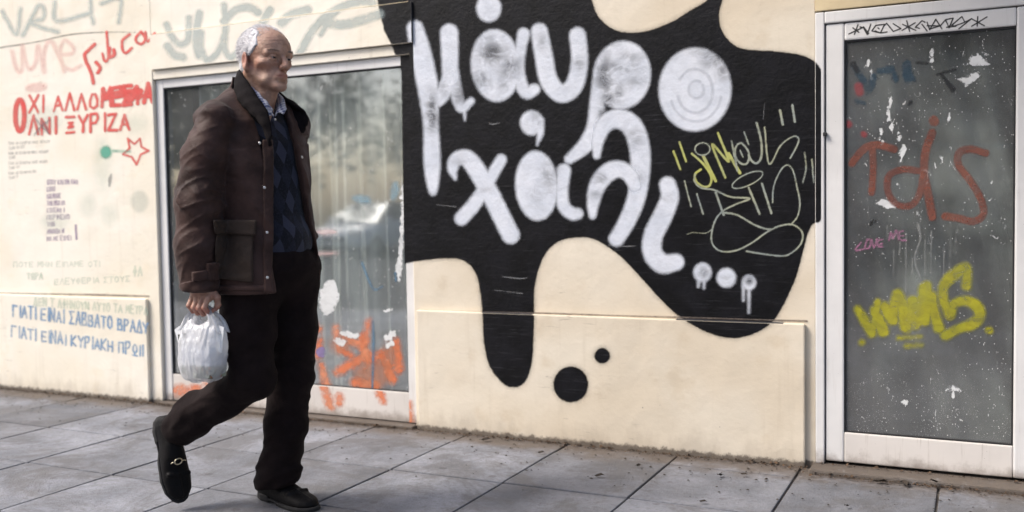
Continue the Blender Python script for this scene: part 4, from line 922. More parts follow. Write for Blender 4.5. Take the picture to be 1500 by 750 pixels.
# eyes
for s in (-1, 1):
    c_ = head_world((.0745, .031*s, -.0025))
    bm = bmesh.new(); bmesh.ops.create_uvsphere(bm, u_segments=16, v_segments=12, radius=.0138)
    eye = bm_obj('eye', bm, M['eye_white'], man, True); eye.location = c_
    bm = bmesh.new(); bmesh.ops.create_uvsphere(bm, u_segments=14, v_segments=8, radius=.0068)
    ir = bm_obj('iris', bm, M['iris'], eye, True); ir.location = (.0088, -.0022, 0)
    def lid(X, Y, Z, s=s):
        x, y, z = head_local(X, Y, Z); q = ell(x, y*s, z, (.0745, .031, -.0025), (.0172, .0175, .0165))
        q = np.maximum(q, -ell(x, y*s, z, (.0745, .031, -.0025), (.0140, .0142, .0135)))
        gap = np.minimum(z+.0015-.20*(x-.09), -(z+.0085)); up = -gap
        return smax(q, np.minimum(np.maximum(-(z-.0005), -9), z+.0065), .001)
    h0 = head_world((.078, .031*s, -.002))
    mp('eyelid', lid, [v-.024 for v in h0], [v+.024 for v in h0], .0015, M['skin'])
    bm = bmesh.new()
    for k in range(46):
        a = k/45; b0 = head_world((.0905-.018*a*a, s*(.014+.036*a), .020+.004*sin(a*3)+random.uniform(-.003, .003)))
        b1 = head_world((.0965-.018*a*a, s*(.018+.038*a), .0225+.004*sin(a*3)+random.uniform(-.003, .004)))
        tube(bm, [b0, b1], [.0009, .0004], 4)
    bm_obj('eyebrow', bm, M['brow'], man)
# hair: short and white round the back and sides, thin over the bald top
def hair(X, Y, Z):
    x, y, z = head_local(X, Y, Z); ay = np.abs(y)
    n = .0012*vnoise(x*160, y*160, z*90)+.0012*vnoise(x*60, y*60, z*40)
    d = cranium(x, y, z)-.0038-n
    d = smin(d, ell(x, y, z, (-.060, 0, -.030), (.045, .058, .050))-n, .02)
    wob = .005*vnoise(x*70, y*70, z*70)
    front = x-(.046-.40*np.maximum(z-.035, 0))-wob           # temples
    side = x-(.002+1.0*np.maximum(z-.0, 0))-wob              # in front of the ear
    d = smax(d, np.maximum(front, side), .004)
    d = smax(d, (z-.124)+.42*(x+.040)+wob, .006)
    d = smax(d, -(z+.078+.3*(x+.08)), .010)
    d = smax(d, -ell(x, ay, z, (-.006, .084, -.022), (.024, .020, .032)), .004)
    return d*.93
hr = mp('hair', hair, (-.17, -.11, 1.47), (.08, .11, 1.69), .0026, M['hair'])
def strands():
    rr = random.Random(4); bm = bmesh.new(); n = 0
    while n < 6500:
        a = rr.uniform(-pi, pi); el = rr.uniform(-.5, 1.45)
        dx, dy, dz = cos(a)*cos(el), sin(a)*cos(el), sin(el)
        x, y, z = -.014+.104*dx, .084*dy, .034+.094*dz
        if z < -.03 or x > .055 or (x > .028 and z < .055) or (x > .012 and z < .03) or (x > .0 and z < .005): continue
        onTop = z > .124-.42*(x+.04)
        if onTop and rr.random() > (.95 if x < .0 else .6): continue
        L = rr.uniform(.008, .020)
        p0 = Vector(head_world((x-.004*dx, y-.004*dy, z-.004*dz))); q_ = .16 if onTop else .10
        p1 = Vector(head_world((x+L*(q_*dx-.75)+rr.uniform(-.002, .002), y+L*dy*q_+rr.uniform(-.002, .002), z+L*(q_*dz-.45*(not onTop)*(.3+abs(dx)))+rr.uniform(-.003, .003))))
        w_ = Vector((rr.uniform(-1, 1), rr.uniform(-1, 1), rr.uniform(-1, 1))).normalized()*.0007
        v = [bm.verts.new(p0-w_), bm.verts.new(p0+w_), bm.verts.new(p1)]; bm.faces.new(v); n += 1
    return bm
o = bm_obj('fine_hair', strands(), M['hair'], hr); o['kind'] = 'stuff'

# --- jacket
TY = radians(-15); TC = (-.060, .0)
def lerp(z, zs, vs_): return np.interp(z, zs, vs_).astype(np.float32)
ZS = [.70, .77, .90, 1.02, 1.15, 1.27, 1.34, 1.40, 1.46]
def torso_d(X, Y, Z, off=0.):
    x, y = unrot(X, Y, TY, TC)
    A = lerp(Z, ZS, [.172, .170, .165, .160, .156, .148, .120, .080, .05])+off
    Bw = lerp(Z, ZS, [.188, .186, .178, .172, .172, .178, .170, .115, .06])+off; Bw = Bw-.020*np.clip(y/.12, 0, 1)*(Z < 1.3)
    cx = lerp(Z, ZS, [.030, .028, .018, .012, .004, -.006, -.012, -.018, -.02])
    q = (np.abs((x-cx)/A)**2.3+np.abs(y/Bw)**2.3)**(1/2.3)
    return (q-1)*np.minimum(A, Bw)*.92
def shoulders(X, Y, Z, off=0.):
    a = rotz((TC[0]-.012, TC[1]-.172, 1.350), TY, TC); b = rotz((TC[0]-.012, TC[1]+.160, 1.352), TY, TC); m_ = rotz((TC[0]-.020, TC[1], 1.395), TY, TC)
    return smin(cone(X, Y, Z, a, m_, .050+off, .066+off), cone(X, Y, Z, m_, b, .070+off, .055+off), .03)
ARM = [(-.078, -.176, 1.338, .058), (-.098, -.212, 1.22, .067), (-.108, -.236, 1.07, .069), (-.108, -.242, .93, .067), (-.110, -.240, .812, .059)]
FARM = [(-.045, .158, 1.340, .062), (-.085, .185, 1.07, .064), (-.04, .170, .97, .060), (-.004, .142, .892, .052)]
def wr(X, Y, Z, amp, zc=1.07, cuff=.86):
    r_ = ridge(X*9+6*Z, Y*9, Z*15+14*X); r2 = ridge(X*13+9, Y*13, Z*38-22*X+5*Y)
    w_ = .55+.6*np.exp(-((Z-zc)/.10)**2)+.7*np.exp(-((Z-cuff)/.06)**2)
    return amp*w_*(.75*r_*r_*np.sign(r_)+.55*r2*np.abs(r2))
def jacket_solid(X, Y, Z, off=0.):
    t_ = smin(torso_d(X, Y, Z, off), shoulders(X, Y, Z, off), .045)
    x, y = unrot(X, Y, TY, TC)
    t_ = t_-.0060*ridge(X*6, Y*6+2*Z, Z*4)-.0045*ridge(X*15+Z*8, Y*15, Z*8)-.0028*np.clip((1.262-Z+.02*np.sin(Y*7))/.004, 0, 1)
    t_ = smax(t_, .782+.010*np.sin(y*9)-Z, .006)
    a = chain(X, Y, Z, [p_[:3]+(p_[3]+off,) for p_ in ARM], .03)-wr(X, Y, Z, .0075)
    a = smax(a, .790-.10*(X+.11)-Z, .008)
    b = chain(X, Y, Z, [p_[:3]+(p_[3]+off,) for p_ in FARM], .03)-wr(X, Y, Z, .006, 1.0, .95)
    b = smax(b, -(Z-.868), .008)
    crease = .006*np.exp(-(((Y+.175+.10*(1.2-Z)*.0))/.010)**2)*0
    return smin(smin(t_, a, .012), smin(t_, b, .020), .004)+crease
def opening(X, Y, Z):
    """signed field of the gap down the front (inside negative)"""
    x, y = unrot(X, Y, TY, TC)
    l = lerp(Z, [.70, .80, 1.0, 1.2, 1.30, 1.36, 1.42], [-.078, -.078, -.080, -.080, -.078, -.085, -.09]); r = lerp(Z, [.70, .80, .92, 1.0, 1.2, 1.30, 1.36, 1.42], [.150, .150, .120, .085, .058, .052, .06, .09])
    return np.maximum(np.maximum(l-y, y-r), -(x-.02))
def jacket(X, Y, Z):
    d = jacket_solid(X, Y, Z)
    inner = smin(torso_d(X, Y, Z, -.016), shoulders(X, Y, Z, -.014), .045)
    sl = chain(X, Y, Z, [p_[:3]+(p_[3]-.014,) for p_ in ARM[2:]], .03); sl2 = chain(X, Y, Z, [(-.112, -.240, .83, .047), (-.11, -.24, .76, .052)], .02)
    d = smax(d, -sl2, .005)
    d = smax(d, -inner, .005); d = smax(d, -opening(X, Y, Z), .006)
    neck = cone(X, Y, Z, (-.075, 0, 1.40), (-.03, -.01, 1.52), .070, .090); d = smax(d, -neck, .01)
    return d
jk = mp('jacket', jacket, (-.27, -.34, .74), (.18, .27, 1.50), .0042, M['jacket'])
def strip(name, region, lo, hi, off, mtl, h=.004, par=None, base=jacket_solid, rad=.004):
    """a panel lying on the cloth: the band between the surface and the surface raised by `off`, cut to a region"""
    def f(X, Y, Z):
        d = base(X, Y, Z); return smax(np.maximum(d-off, -d-.006), region(X, Y, Z), rad)
    return mp(name, f, lo, hi, h, mtl, par or jk)
def rbox(x, y, z, c, hx, rot=0.):
    return None
def quad_region(quad, f=jacket_solid, y0=None):
    """region whose outline, seen square-on from the side, is the traced quadrilateral (points found on the cloth)"""
    P = np.array([trace(f, *q) for q in quad]); c = P.mean(0); u = P[1]-P[0]+P[2]-P[3]; u /= np.linalg.norm(u); v = P[3]-P[0]+P[2]-P[1]; v -= u*(v@u); v /= np.linalg.norm(v); n = np.cross(u, v)
    L = [((p_-c)@u, (p_-c)@v) for p_ in P]
    def reg(X, Y, Z):
        a = (X-c[0])*u[0]+(Y-c[1])*u[1]+(Z-c[2])*u[2]; b = (X-c[0])*v[0]+(Y-c[1])*v[1]+(Z-c[2])*v[2]; w_ = (X-c[0])*n[0]+(Y-c[1])*n[1]+(Z-c[2])*n[2]
        d = None; ar = sum(L[i][0]*L[(i+1) % 4][1]-L[(i+1) % 4][0]*L[i][1] for i in range(4)); sg = 1 if ar > 0 else -1
        for i in range(4):
            p0, p1 = L[i], L[(i+1) % 4]; ex, ey = p1[0]-p0[0], p1[1]-p0[1]; l_ = hypot(ex, ey)
            e = sg*((a-p0[0])*ey-(b-p0[1])*ex)/l_; d = e if d is None else np.maximum(d, e)
        return np.maximum(d, np.abs(w_)-.06)
    return reg, c, P
reg, c_, P = quad_region([(318,336),(371,338),(371,414),(316,408)])
strip('pocket', reg, c_-.13, c_+.13, .012, M['pocket'], rad=.006)
reg, c_, P = quad_region([(312,322),(375,322),(373,345),(314,342)])
fl = strip('pocket_flap', reg, c_-.10, c_+.10, .019, M['pocket'], rad=.005)
reg, c_, P = quad_region([(384,205),(399,205),(399,430),(386,428)])
strip('placket', reg, c_-.28, c_+.28, .007, M['jacket'], rad=.003)
reg, c_, P = quad_region([(280,398),(319,390),(319,404),(281,412)])
cs_ = strip('cuff_strap', reg, c_-.07, c_+.07, .011, M['jacket'], h=.003, rad=.003)
reg, c_, P = quad_region([(301,385),(317,383),(318,409),(303,410)])
strip('strap_buckle', reg, c_-.04, c_+.04, .015, M['jacket'], h=.003, rad=.003, par=cs_)
reg, c_, P = quad_region([(262,416),(322,410),(322,428),(266,434)])
strip('cuff_hem', reg, c_-.09, c_+.09, .005, M['jacket'], rad=.003)
reg, c_, P = quad_region([(322,418),(394,418),(394,426),(322,425)])
strip('hem_band', reg, c_-.11, c_+.11, .005, M['jacket'], rad=.002)
for (sx, sy) in ((380,210), (387,275), (391,341), (391,407), (440,231), (368,344)):
    P = trace(jacket_solid, sx, sy); eps = .004
    g = np.array([float(jacket_solid(*[np.array([P[j]+(eps if j == i else 0)], np.float32) for j in range(3)])[0]-jacket_solid(*[np.array([P[j]-(eps if j == i else 0)], np.float32) for j in range(3)])[0]) for i in range(3)]); g /= np.linalg.norm(g)+1e-9
    bm = bmesh.new(); bmesh.ops.create_uvsphere(bm, u_segments=12, v_segments=6, radius=.0050)
    sn = bm_obj('snap', bm, M['snap'], jk, True); sn.location = P+g*.008; sn.scale = (1, 1, .45); sn.rotation_euler = Vector(g).to_track_quat('Z', 'Y').to_euler()
# lapels and raised corduroy collar: a swept band, thick, round the neck
def band(name, rows, thick, mtl, par, n=8):
    """rows: list of (bottom point, fold point, tip point); lofted with a Catmull-Rom along its length"""
    R = [crom([r_[k] for r_ in rows], n) for k in range(3)]; N = len(R[0]); V = []; Fc = []
    cols = 9
    G = np.zeros((N, cols, 3))
    for i in range(N):
        a, b, c = R[0][i], R[1][i], R[2][i]
        for j in range(cols):
            t_ = j/(cols-1); G[i, j] = (1-t_)**2*a+2*t_*(1-t_)*b+t_*t_*c
    du = np.gradient(G, axis=0); dv = np.gradient(G, axis=1); nn = np.cross(du, dv); nn /= np.linalg.norm(nn, axis=2, keepdims=True)+1e-9
    for i in range(N):
        for j in range(cols): G[i, j] += nn[i, j]*.0015*sin(i*1.3+j)
    A = G+nn*thick/2; Bk = G-nn*thick/2; V = np.concatenate([A.reshape(-1, 3), Bk.reshape(-1, 3)]); o_ = N*cols
    for i in range(N-1):
        for j in range(cols-1):
            a = i*cols+j; Fc.append((a, a+1, a+cols+1, a+cols)); Fc.append((o_+a, o_+a+cols, o_+a+cols+1, o_+a+1))
    for i in range(N-1):
        for j in (0, cols-1):
            a = i*cols+j; q = (a, a+cols, o_+a+cols, o_+a); Fc.append(q if j == 0 else q[::-1])
    for i in (0, N-1):
        for j in range(cols-1):
            a = i*cols+j; q = (a, o_+a, o_+a+1, a+1); Fc.append(q if i == 0 else q[::-1])
    return mesh_obj(name, V, Fc, mtl, par, True)
def TP(px, py, v): P = hw(px, py, MO[1]+v)-MO; return tuple(P)
rows = [ # near front -> round the back -> far front :  (base, middle, upper/outer edge)
 (TP(396,214,-.150), TP(394,205,-.155), TP(399,200,-.145)),
 (TP(385,184,-.145), TP(380,172,-.155), TP(392,166,-.120)),
 (TP(368,165,-.135), TP(362,152,-.155), TP(378,144,-.110)),
 (TP(353,150,-.115), TP(349,138,-.140), TP(365,123,-.090)),
 (TP(347,136,-.075), TP(341,120,-.080), TP(354,107,-.055)),
 (TP(354,138, .010), TP(350,112, .010), TP(356,104, .005)),
 (TP(380,145, .070), TP(388,122, .085), TP(386,116, .060)),
 (TP(404,158, .075), TP(424,138, .110), TP(410,142, .060)),
 (TP(420,176, .060), TP(444,154, .105), TP(444,165, .080)),
 (TP(426,198, .040), TP(446,182, .080), TP(450,180, .075)),
 (TP(432,215, .040), TP(438,204, .070), TP(440,197, .075))]
band('collar', rows, .011, M['corduroy'], jk, 7)
# sweater and shirt
def sweater(X, Y, Z):
    d = smin(torso_d(X, Y, Z, -.022), shoulders(X, Y, Z, -.030), .045)-.0025*ridge(X*10, Y*10, Z*6)
    d = smin(d, ell(X, Y, Z, (-.03, 0, .95), (.150, .158, .11), TY), .03)
    d = smax(d, -(Z-.862-.008*np.sin(Y*12)), .014)
    x, y = unrot(X, Y, TY, TC)
    d = smax(d, -(np.abs(y+.012)-.62*(Z-1.325)-.002+.25*(x < -.02)), .006)   # V neck
    d = smax(d, -cone(X, Y, Z, (-.075, 0, 1.40), (-.03, -.01, 1.52), .062, .085), .008)
    return d
mp('sweater', sweater, (-.24, -.20, .83), (.15, .20, 1.44), .0045, M['knit'])
def shirt(X, Y, Z):
    d = smin(torso_d(X, Y, Z, -.034), shoulders(X, Y, Z, -.040), .045)
    d = smax(d, -(Z-1.15), .01)
    return smax(d, -cone(X, Y, Z, (-.070, 0, 1.39), (-.03, -.01, 1.52), .060, .080), .006)
sh = mp('shirt', shirt, (-.22, -.18, 1.14), (.13, .18, 1.44), .005, M['shirt'])
band('shirt_collar', [
 (TP(401,174,-.060), TP(399,166,-.075), TP(395,170,-.090)),
 (TP(398,160,-.060), TP(395,150,-.085), TP(386,162,-.112)),
 (TP(388,148,-.070), TP(380,134,-.088), TP(374,148,-.112)),
 (TP(374,136,-.065), TP(366,120,-.078), TP(362,134,-.102)),
 (TP(360,146,-.030), TP(352,118,-.030), TP(350,132,-.040)),
 (TP(372,150, .035), TP(372,118, .040), TP(370,130, .050)),
 (TP(396,155, .050), TP(404,128, .055), TP(408,138, .065)),
 (TP(405,162, .010), TP(412,142, .030), TP(419,158, .020)),
 (TP(403,170,-.020), TP(407,160,-.010), TP(415,168,-.010))], .0035, M['shirt'], sh, 6)
bm = bmesh.new(); bmesh.ops.create_uvsphere(bm, u_segments=8, v_segments=6, radius=.0042); b_ = bm_obj('shirt_button', bm, M['snap'], sh, True); b_.location = TP(403, 175, -.060)

# --- trousers
def trousers(X, Y, Z):
    pel = ell(X, Y, Z, (-.020, 0, .86), (.135, .165, .13), TY)
    pel = smax(pel, Z-.905, .01)
    n1 = chain(X, Y, Z, [(-.040, -.080, .84, .098), (-.040, -.098, .64, .084), (-.026, -.10, .485, .066), (-.150, -.10, .412, .064), (-.290, -.10, .335, .062), (-.352, -.10, .290, .062)], .03)
    f1 = chain(X, Y, Z, [(-.005, .080, .84, .102), (-.008, .085, .64, .086), (-.022, .095, .46, .072), (-.050, .098, .28, .067), (-.082, .098, .13, .066), (-.100, .098, .075, .072)], .03)
    # cuffs cut square to the shin
    a = np.array((-.352, -.10, .288)); u = np.array((-.88, 0, -.47)); n1 = smax(n1, (X-a[0]-.060*u[0])*u[0]+(Z-a[2]-.060*u[2])*u[2], .006)
    f1 = smax(f1, .066+.12*(X+.08)-Z, .006)
    fold = .0035*ridge(X*7+Z*5, Y*7, Z*4)+.003*ridge(X*15-Z*12, Y*15, Z*9)+.0055*ridge(X*5+2, Y*9, Z*26-14*X)*(.45+np.exp(-((Z-.16)/.07)**2)*(X > -.2)+np.exp(-((Z-.47)/.08)**2)+.8*np.exp(-((X+.27)/.07)**2)*(X < -.15))
    # pressed crease down the front
    d = smin(smin(n1, pel, .05), smin(f1, pel, .05), .006)-fold
    inn = chain(X, Y, Z, [(-.352, -.10, .288, .052), (-.44, -.10, .245, .054)], .01); inf = cone(X, Y, Z, (-.10, .098, .10), (-.11, .098, .03), .058, .064)
    return smax(smax(d, -inn, .004), -inf, .004)
tr = mp('trousers', trousers, (-.50, -.23, .05), (.18, .24, 1.01), .0055, M['trouser'])
# sock
M['sock'] = simple('black_sock', (.008, .007, .008), .95, .2, 60, .2, 300)
# --- shoes: built lying flat (toe ahead, sole at z=0), then placed
def shoe_shape(X, Y, Z):
    w_ = lerp(X, [-.14, -.11, -.05, .02, .07, .11, .145], [.026, .034, .034, .042, .046, .040, .018])
    top = lerp(X, [-.14, -.10, -.04, .0, .05, .10, .14], [.072, .078, .082, .074, .054, .044, .030])
    cy = lerp(X, [-.14, 0, .14], [0, .0, .010])
    q = np.sqrt((np.abs(Y-cy)/w_)**2.4+(np.abs(Z-top*.5)/(top*.52))**2.4)
    d = (q-1)*np.minimum(w_, top*.5)*.8
    d = smax(d, np.abs(X-.0)-.142, .02); d = smax(d, .012-Z, .004)
    d = smin(d, cone(X, Y, Z, (.055, -.030, .052), (.060, .038, .050), .006, .006), .010)
    d = smin(d, cone(X, Y, Z, (.055, .0, .058), (.128, .008, .036), .004, .004)+.0, .002)
    return smax(d, -cone(X, Y, Z, (-.075, 0, .075), (-.075, 0, .16), .026, .034), .006)
def sole_shape(X, Y, Z):
    w_ = lerp(X, [-.145, -.13, -.10, -.03, .02, .07, .11, .14, .150], [.012, .028, .037, .034, .043, .049, .044, .026, .01]); cy = lerp(X, [-.14, 0, .14], [0, .0, .010])
    d = np.abs(Y-cy)-w_; d = np.maximum(d, np.abs(X-.003)-.147)
    hh = np.where(X < -.06, .024, .014); low = np.where((X > -.055) & (X < -.01), .006, 0.)
    return smax(smax(d, Z-hh, .003), low-Z, .003)
for (nm, loc, ry, rz, rx) in (('shoe', (-.055, .095, .0), 0., radians(-16), 0.), ('shoe', (-.415, -.10, .172), radians(72), radians(-14), radians(6))):
    V, Q = nets(shoe_shape, (-.16, -.06, -.01), (.16, .07, .10), .0032); s_ = fast_mesh(nm, V, Q, M['shoe'], man)
    V, Q = nets(sole_shape, (-.16, -.06, -.01), (.16, .07, .04), .0034); fast_mesh('sole', V, Q, M['sole'], s_)
    bm = bmesh.new(); tube(bm, [(.018+.009*cos(a), .013*sin(a)-.002, .077-.008*cos(a)*.6+.0) for a in np.linspace(0, 2*pi, 14)], .0019, 6, False)
    tube(bm, [(.02, -.026, .071), (.018, -.02, .0745), (.018, -.012, .080)], .0018, 6); tube(bm, [(.02, .026, .071), (.018, .02, .0745), (.018, .012, .080)], .0018, 6)
    bm_obj('metal_bit', bm, M['brass'], s_, True)
    if ry == 0: V, Q = nets(lambda X, Y, Z: cone(X, Y, Z, (-.070, 0, .04), (-.080, 0, .12), .032, .036), (-.14, -.06, 0), (-.02, .06, .17), .005)
    if ry == 0: fast_mesh('sock', V, Q, M['sock'], s_)
    s_.location = loc; s_.scale = (1.06,)*3; s_.rotation_euler = (rx, ry, rz)

# ------------------------------------------------------------------ the carrier bag (held, a thing of its own)
bag = empty('carrier_bag', (MO[0]-.103, MO[1]-.235, .494)); tag(bag, "white plastic carrier bag bulging with shopping, hanging from the man's hand", 'bag')
bag.scale = (.79, .92, 1.03)
bo = np.array([-.10, -.235, .50])
def bp(o): return o
prof = [(.000, .045, .030), (.004, .066, .042), (.016, .080, .050), (.05, .094, .057), (.09, .098, .058), (.13, .098, .054), (.165, .088, .042), (.190, .070, .028), (.208, .052, .018)]
NS = 84; V = []; Fc = []; rr = np.random.RandomState(8)
pz = np.interp(np.linspace(0, len(prof)-1, 46), range(len(prof)), [q[0] for q in prof]); prx = np.interp(np.linspace(0, len(prof)-1, 46), range(len(prof)), [q[1] for q in prof]); pry = np.interp(np.linspace(0, len(prof)-1, 46), range(len(prof)), [q[2] for q in prof])
for j in range(46):
    for i in range(NS):
        a = 2*pi*i/NS; ca, sa_ = cos(a), sin(a); e = .62
        x_ = prx[j]*math.copysign(abs(ca)**e, ca); y_ = pry[j]*math.copysign(abs(sa_)**e, sa_)
        w_ = .0055*float(ridge(np.array([x_*16+7]), np.array([y_*22]), np.array([pz[j]*11+x_*14]))[0])+.003*float(ridge(np.array([x_*60]), np.array([y_*60]), np.array([pz[j]*45]))[0])
        k_ = 1+w_/max(.02, hypot(x_, y_))
        dip = -.030*max(0, (j-36)/9)*math.exp(-((x_)/.040)**2)
        V.append((x_*k_+.012*(pz[j]/.2)-.010, y_*k_, pz[j]+dip+.004*sin(5*a)*(j < 4)))
for j in range(45):
    for i in range(NS): Fc.append((j*NS+i, j*NS+(i+1) % NS, (j+1)*NS+(i+1) % NS, (j+1)*NS+i))
V.append((0, 0, 0)); Fc += [(len(V)-1, (i+1) % NS, i) for i in range(NS)]
bb_ = mesh_obj('bag_body', V, Fc, M['plastic'], bag, True)
# gathered handles: folded strips from the mouth up into the fingers
def strap(pts, w0, w1, name='handle'):
    c = crom(pts, 7); n = len(c); V = []; Fc = []
    for i, q in enumerate(c):
        t_ = i/(n-1); w_ = w0+(w1-w0)*min(1, t_*1.4)
        for k in range(7):
            s = (k/6-.5); V.append((q[0]+s*w_*.9+.15*s*w_, q[1]+.006*sin(k*2.2+i*.2)+s*w_*.2, q[2]+s*w_*.25*(1 if pts[-1][0] > pts[0][0] else -1)))
    for i in range(n-1):
        for k in range(6): a = i*7+k; Fc.append((a, a+1, a+8, a+7))
    o = mesh_obj(name, V, Fc, M['plastic'], bag, True); md = o.modifiers.new('solid', 'SOLIDIFY'); md.thickness = .0012; return o
strap([(-.078, -.022, .165), (-.062, -.022, .200), (-.034, -.014, .226), (-.018, .0, .238)], .060, .016)
strap([(-.078, .022, .165), (-.064, .018, .200), (-.036, .008, .226), (-.018, .002, .236)], .058, .016)
strap([(.078, -.022, .160), (.066, -.022, .198), (.048, -.014, .222), (.030, .0, .238)], .056, .014)
strap([(.078, .022, .160), (.066, .018, .198), (.046, .008, .224), (.028, .002, .236)], .056, .014)
strap([(-.022, .0, .237), (.004, .004, .239), (.032, .0, .237)], .014, .014)
# shopping inside: a printed carton, a dark bottle at the left side, a folded sheet of paper sticking out at the right
t = NT('printed_carton'); p = t.coord('Object')
c = t.mix(t.ramp(t.noise(p, 40, 3, .6), .48, .54), (.30, .33, .24), (.10, .10, .08)); c = t.mix(t.ramp(t.voro(p, 55), .30, .2), c, (.33, .14, .07))
z_ = t.sep(p)[2]; c = t.mix(t.ramp(z_, .050, .056), c, (.62, .66, .74))
M['carton'] = t.set(c, .5)
box('carton', -.080, .072, -.040, .040, .012, .112, M['carton'], bag, .004)
bm = bmesh.new(); tube(bm, [(-.106, -.006, .085), (-.107, -.008, .10), (-.108, -.010, .145), (-.106, -.010, .152)], [.010, .0155, .0155, .010], 12)
bm_obj('dark_bottle', bm, simple('dark_green_glass', (.006, .012, .008), .2, .2), bag, True)
bm = bmesh.new(); bm_box(bm, .076, .112, -.012, -.009, .095, .176, 0); bmesh.ops.rotate(bm, cent=(.1, 0, .13), matrix=Matrix.Rotation(radians(12), 3, 'Y'), verts=bm.verts)
bm_obj('paper_sheet', bm, simple('white_paper', (.72, .74, .76), .8, .03), bag)
bm = bmesh.new(); bm_box(bm, -.124, -.092, -.022, -.018, .115, .172, 0); bmesh.ops.rotate(bm, cent=(-.1, 0, .14), matrix=Matrix.Rotation(radians(-24), 3, 'Y'), verts=bm.verts)
bm_obj('paper_sheet', bm, bpy.data.materials['white_paper'], bag)
# ------------------------------------------------------------------ the far side of the street (seen mirrored in the shop glass)
M['bark'] = simple('bark', (.09, .07, .05), .9, .3, 12, .6, 20)
M['leaf'] = simple('tree_leaf', (.15, .18, .05), .6, .45, 1.2)
M['leaf2'] = simple('dark_tree_leaf', (.06, .09, .03), .6, .45, 1.2)
def street_tree(x, y, h, r, mt, seed, label):
    rr = random.Random(seed); root = empty('street_tree', (x, y, 0)); tag(root, label, 'tree')
    bm = bmesh.new(); tube(bm, [(0, 0, -.1), (.05, 0, h*.18), (-.03, .05, h*.36), (0, 0, h*.6)], [.17, .13, .11, .05], 10)
    for k in range(7):
        a = k*2.4+rr.random(); z = h*(.28+.05*k); L = r*rr.uniform(.55, .85)
        tube(bm, [(0, 0, z), (cos(a)*L*.5, sin(a)*L*.5, z+L*.35), (cos(a)*L, sin(a)*L, z+L*.8)], [.06, .04, .015], 6)
    bm_obj('trunk', bm, M['bark'], root, True)
    cl = [(rr.gauss(0, r*.42), rr.gauss(0, r*.42), h*.62+rr.gauss(0, h*.15), rr.uniform(.25, .5)*r) for _ in range(26)]
    V = []; Fc = []
    for i in range(4200):
        c = cl[rr.randrange(26)]; d = Vector((rr.gauss(0, 1), rr.gauss(0, 1), rr.gauss(0, 1))).normalized()*c[3]*(rr.random()**.45)
        P = Vector(c[:3])+d; u = Vector((rr.uniform(-1, 1), rr.uniform(-1, 1), rr.uniform(-1, 1))).normalized(); v = u.orthogonal().normalized(); s = rr.uniform(.07, .15)
        b = len(V); V += [P-u*s, P+v*s*.5, P+u*s, P-v*s*.5]; Fc.append((b, b+1, b+2, b+3))
    mesh_obj('crown', V, Fc, mt, root)
for a_ in ((-25.5, -22.4, 8, 2.8, 'leaf', 1, 'leafy street tree farthest to the left across the road'), (-20.5, -22.3, 7.5, 2.6, 'leaf2', 2, 'dark street tree second from the left across the road'), (-15.2, -22.6, 8.5, 3.0, 'leaf', 3, 'leafy street tree behind the parked white car'),
           (-10.0, -22.2, 7.5, 2.7, 'leaf2', 4, 'dark street tree just right of the parked white car'), (-4.5, -22.5, 8.3, 2.9, 'leaf', 5, 'leafy street tree across the road from the black mural'), (1.2, -22.3, 7.8, 2.8, 'leaf2', 6, 'dark street tree across the road from the glazed door'),
           (-13.2, -9.0, 6.2, 1.5, 'leaf2', 7, 'small dark tree standing in the planted strip left of the camera')):
    street_tree(a_[0], a_[1], a_[2], a_[3], M[a_[4]], a_[5], a_[6])
# apartment blocks across the road
M['far_wall'] = simple('far_ochre_wall', (.34, .30, .25), .85, .1, 1)
M['far_wall2'] = simple('far_grey_wall', (.36, .36, .35), .85, .1, 1)
M['far_glass'] = simple('far_window_glass', (.04, .055, .07), .1, .2)
M['awning'] = simple('blue_awning', (.05, .20, .30), .8, .1)
wbm = bmesh.new(); bm_box(wbm, -.6, .6, -.02, .05, 0, 1.5, 0); wme = bpy.data.meshes.new('window'); wbm.to_mesh(wme); wbm.free(); wme.materials.append(M['far_glass'])
bbm = bmesh.new(); bm_box(bbm, -1.3, 1.3, 0, 1.1, 0, .14, 0); bm_box(bbm, -1.3, 1.3, 1.02, 1.1, .14, 1.05, 0); bme = bpy.data.meshes.new('balcony'); bbm.to_mesh(bme); bbm.free(); bme.materials.append(M['far_wall2'])
for (x0, x1, h, mt, lb) in ((-75, -46, 9, 'far_wall2', 'grey apartment block at the left end of the far side'), (-17, -14, 14, 'far_wall', 'narrow ochre apartment block right of the parked white car'), (-13.9, -2, 12, 'far_wall2', 'grey apartment block across the road from the mural'), (-1.9, 14, 15, 'far_wall', 'ochre apartment block across the road from the door')):
    r_ = empty('apartment_block', ((x0+x1)/2, -29, 0)); tag(r_, lb, 'building')
    hw_ = (x1-x0)/2; box('wall', -hw_, hw_, -8, 0, 0, h, M[mt], r_, 0); box('roof', -hw_-.2, hw_+.2, -8.2, .25, h+.002, h+.3, M['far_wall2'], r_, 0); box('awning', -hw_+.5, hw_-.5, .003, 1.3, 2.7, 2.85, M['awning'], r_, 0)
    z = 3.6
    while z < h-2:
        x = -hw_+1.8
        while x < hw_-1.2:
            o = bpy.data.objects.new('window', wme); link(o, r_); o.location = (x, 0, z)
            if int(x*3+z) % 2 == 0: o = bpy.data.objects.new('balcony', bme); link(o, r_); o.location = (x, .06, z-.3)
            x += 2.9
        z += 3.0
